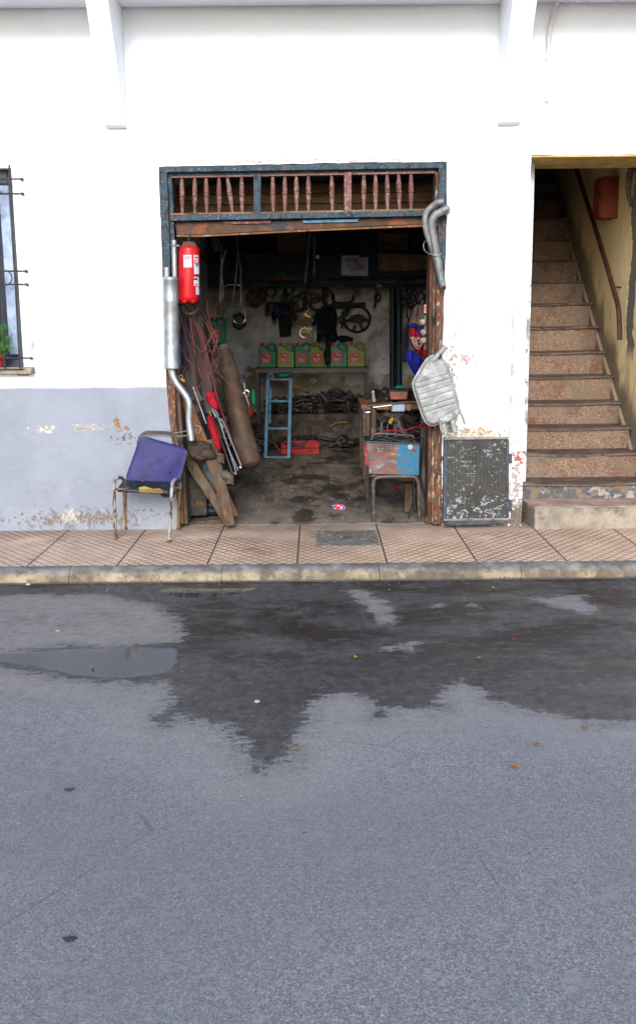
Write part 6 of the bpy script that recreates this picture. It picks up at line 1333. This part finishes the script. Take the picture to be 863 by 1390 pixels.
# ------------------------------------------------------------------ ground things
dcv = thing('drain_cover', G(472, 731), 'rectangular cast iron drain cover set in the pavement', 'drain cover')
c4 = [G(430, 721.5), G(507, 720.5), G(515, 740.5), G(429, 741.5)]
xa_, xb_ = c4[3].x, c4[2].x; ya_, yb2 = c4[3].y, c4[0].y
a = B(); a.box(((xa_ + xb_) / 2, (ya_ + yb2) / 2, .001), (xb_ - xa_, yb2 - ya_, .006)); a.put('plate', 'iron_cover', dcv)
a = B(); nx, ny = 19, 11
for i in range(nx):
    for j in range(ny):
        if abs(i - 9) < 2 and abs(j - 5) < 1: continue
        a.box((xa_ + (xb_ - xa_) * (i + .5) / nx, ya_ + (yb2 - ya_) * (j + .5) / ny, .0065), ((xb_ - xa_) / nx * .55, (yb2 - ya_) / ny * .55, .006), (0, 0, (.5 if (i + j) % 2 else -.5)))
a.put('studs', 'iron_cover', dcv)
a = B(); a.box(((xa_ + xb_) / 2, (ya_ + yb2) / 2, .006), ((xb_ - xa_) / nx * 3, .03, .006)); a.put('name_plate', 'rust', dcv)
wp = B(); wp.puff([(451, 686), (457, 684), (465, 685), (470, 690), (468, 693.5), (460, 693), (453, 691)], G(460, 692).y, .02, 3, 1.4, lambda x, y, d: noise.noise(Vector((x, y, 0))) * .012)
def wrap_mat():
    m, N, b = base_mat('printed_wrapper'); v = N.vor(55); sp = N.new('ShaderNodeSeparateColor'); N.l.new(v[1], sp.inputs[0])
    col = N.mix(N.mr(sp.outputs[0], .4, .42), (.62, .62, .66), (.60, .04, .03)); col = N.mix(N.mr(sp.outputs[1], .68, .7), col, (.06, .12, .45)); finish(N, b, col, .35); return m
wp.put('wrapper', wrap_mat(), label='crumpled red white and blue wrapper on the workshop floor', cat='wrapper')
def leafy(i, x, y, z, s_, m_, lab):
    c = G(x, y, z); an = rnd.uniform(0, 6.28); a = B(); d = Vector((math.cos(an), math.sin(an), 0)); u = Vector((-d.y, d.x, 0)); n = 7; L = []; Rr_ = []; Mid = []
    for k in range(n + 1):
        t = k / n; w_ = s_ * .36 * math.sin(math.pi * t) ** .8; p = c + d * s_ * (t - .5) + Vector((0, 0, .004 + .012 * (t - .5) ** 2 * 4)); Mid.append(a.bm.verts.new(p)); L.append(a.bm.verts.new(p + u * w_ + Vector((0, 0, w_ * .5)))); Rr_.append(a.bm.verts.new(p - u * w_ + Vector((0, 0, w_ * .3))))
    for k in range(n):
        a.bm.faces.new([L[k], L[k + 1], Mid[k + 1], Mid[k]]); a.bm.faces.new([Mid[k], Mid[k + 1], Rr_[k + 1], Rr_[k]])
    bmesh.ops.remove_doubles(a.bm, verts=a.bm.verts, dist=1e-5); bmesh.ops.solidify(a.bm, geom=a.bm.faces[:], thickness=.0012)
    a.put('dry_leaf', m_, label=lab, cat='leaf', group='dry leaves on the road')
for i, (x, y, s_, m_, lab) in enumerate(((669, 800, .026, 'yellow_paint', 'small yellow leaf on the wet road close to the kerb'), (483, 894, .026, 'yellow_paint', 'yellow leaf on the wet road at the centre left of the two dark leaf patches'), (649, 895, .024, 'yellow_paint', 'yellow leaf on wet asphalt right of centre'),
        (793, 990, .032, 'dry_leaf', 'orange leaf at the edge of the wet patch by the right side'), (728, 1013, .03, 'dry_leaf', 'brown leaf on dry asphalt between the two orange leaves'), (697, 1043, .036, 'dry_leaf', 'orange leaf on dry asphalt nearest the viewer'), (697, 869, .02, 'crate_red', 'tiny red petal on the wet road'), (403, 1018, .022, 'dry_leaf', 'brownish leaf beside the pointed lower tip of the wet patch'), (126, 907, .022, 'dry_leaf', 'brown leaf lying in the shallow puddle at left'))): leafy(i, x, y, ZR, s_, m_, lab)
a = B(); r5 = random.Random(3)
for i in range(120):
    x = r5.uniform(320, 500); y = r5.uniform(628, 710); c = G(x, y, .004); k = r5.uniform(.003, .010); a.box(c + Vector((0, 0, k * .3)), (k * 1.8, k, k * .5), (r5.uniform(-.3, .3), r5.uniform(-.3, .3), r5.uniform(0, 3)))
a.put('floor_litter', M('pale_litter', (.30, .26, .21), .9), kind='stuff', label='pale crumbs and paper bits littering the workshop floor', cat='litter')
a = B()
for i in range(130):
    x = r5.uniform(0, 863); y = 790 - x * .014 + abs(r5.gauss(0, 9)) if i < 90 else r5.uniform(800, 1390); c = G(x, y, ZR); k = r5.uniform(.002, .005); a.lathe(c, c + Vector((0, 0, k * .7)), [(0, k * .7), (.4, k), (1, k * .4)], 6)
a.put('road_grit', M('pale_grit', (.34, .32, .30), .9), kind='stuff', label='tiny pale grit scattered over the asphalt', cat='grit')
for i, (x, y, s_) in enumerate(((349, 953, .014), (39, 794, .016), (79, 857, .012))):
    c = G(x, y, ZR); a = B(); a.lathe(c, c + Vector((0, 0, s_ * .7)), [(0, s_ * .6), (.3, s_), (.8, s_ * .7), (1, s_ * .3)], 9); a.put('white_pebble', 'porcelain', label=('white pebble in the middle of the wet patch', 'white pebble at the foot of the kerb on the left', 'tiny white pebble on the dry strip above the shallow puddle')[i], cat='pebble', group='white pebbles on the road')
for i, (x, y) in enumerate(((94, 1072), (95, 1275))):
    c = G(x, y, ZR + .001); a = B(); n = 14
    a.prism([c + Vector((math.cos(2 * math.pi * k / n) * .018 * (1 + .4 * math.sin(k * 2.3)), math.sin(2 * math.pi * k / n) * .011 * (1 + .3 * math.cos(k * 3.1)), 0)) for k in range(n)], (0, 0, .003)); a.put('tar_spot', 'print_dark', label=('dark tar spot at the left on dry asphalt, farther one', 'dark tar spot at the lower left of the road, nearest one')[i], cat='tar spot', group='dark spots on the dry asphalt')

# ------------------------------------------------------------------ light
w = bpy.data.worlds.new('World'); sc.world = w; w.use_nodes = True
nt = w.node_tree; bg = nt.nodes['Background']; sky = nt.nodes.new('ShaderNodeTexSky'); sky.sky_type = 'NISHITA'; sky.sun_disc = False
EL, AZ = R(26), R(184)      # sun behind the viewer, a little to the left
sky.sun_elevation = EL; sky.sun_rotation = AZ; sky.dust_density = 1.0; sky.air_density = 1.0; sky.ozone_density = 3.0
nt.links.new(sky.outputs[0], bg.inputs[0]); bg.inputs[1].default_value = .15
sl_ = bpy.data.lights.new('sun', 'SUN'); sl_.energy = 1.5; sl_.angle = R(24); sl_.color = (1, .985, .97)
so2 = bpy.data.objects.new('sun', sl_); COL.objects.link(so2)
dirv = Vector((math.sin(AZ) * math.cos(EL), math.cos(AZ) * math.cos(EL), math.sin(EL)))
so2.rotation_euler = dirv.to_track_quat('Z', 'Y').to_euler(); so2.location = dirv * 20
sc.view_settings.view_transform = 'Standard'; sc.view_settings.look = 'None'; sc.view_settings.gamma = 1; sc.view_settings.exposure = 1.4
sc.cycles.max_bounces = 8; sc.cycles.diffuse_bounces = 5; sc.cycles.use_denoising = True; sc.cycles.caustics_reflective = False; sc.cycles.caustics_refractive = False
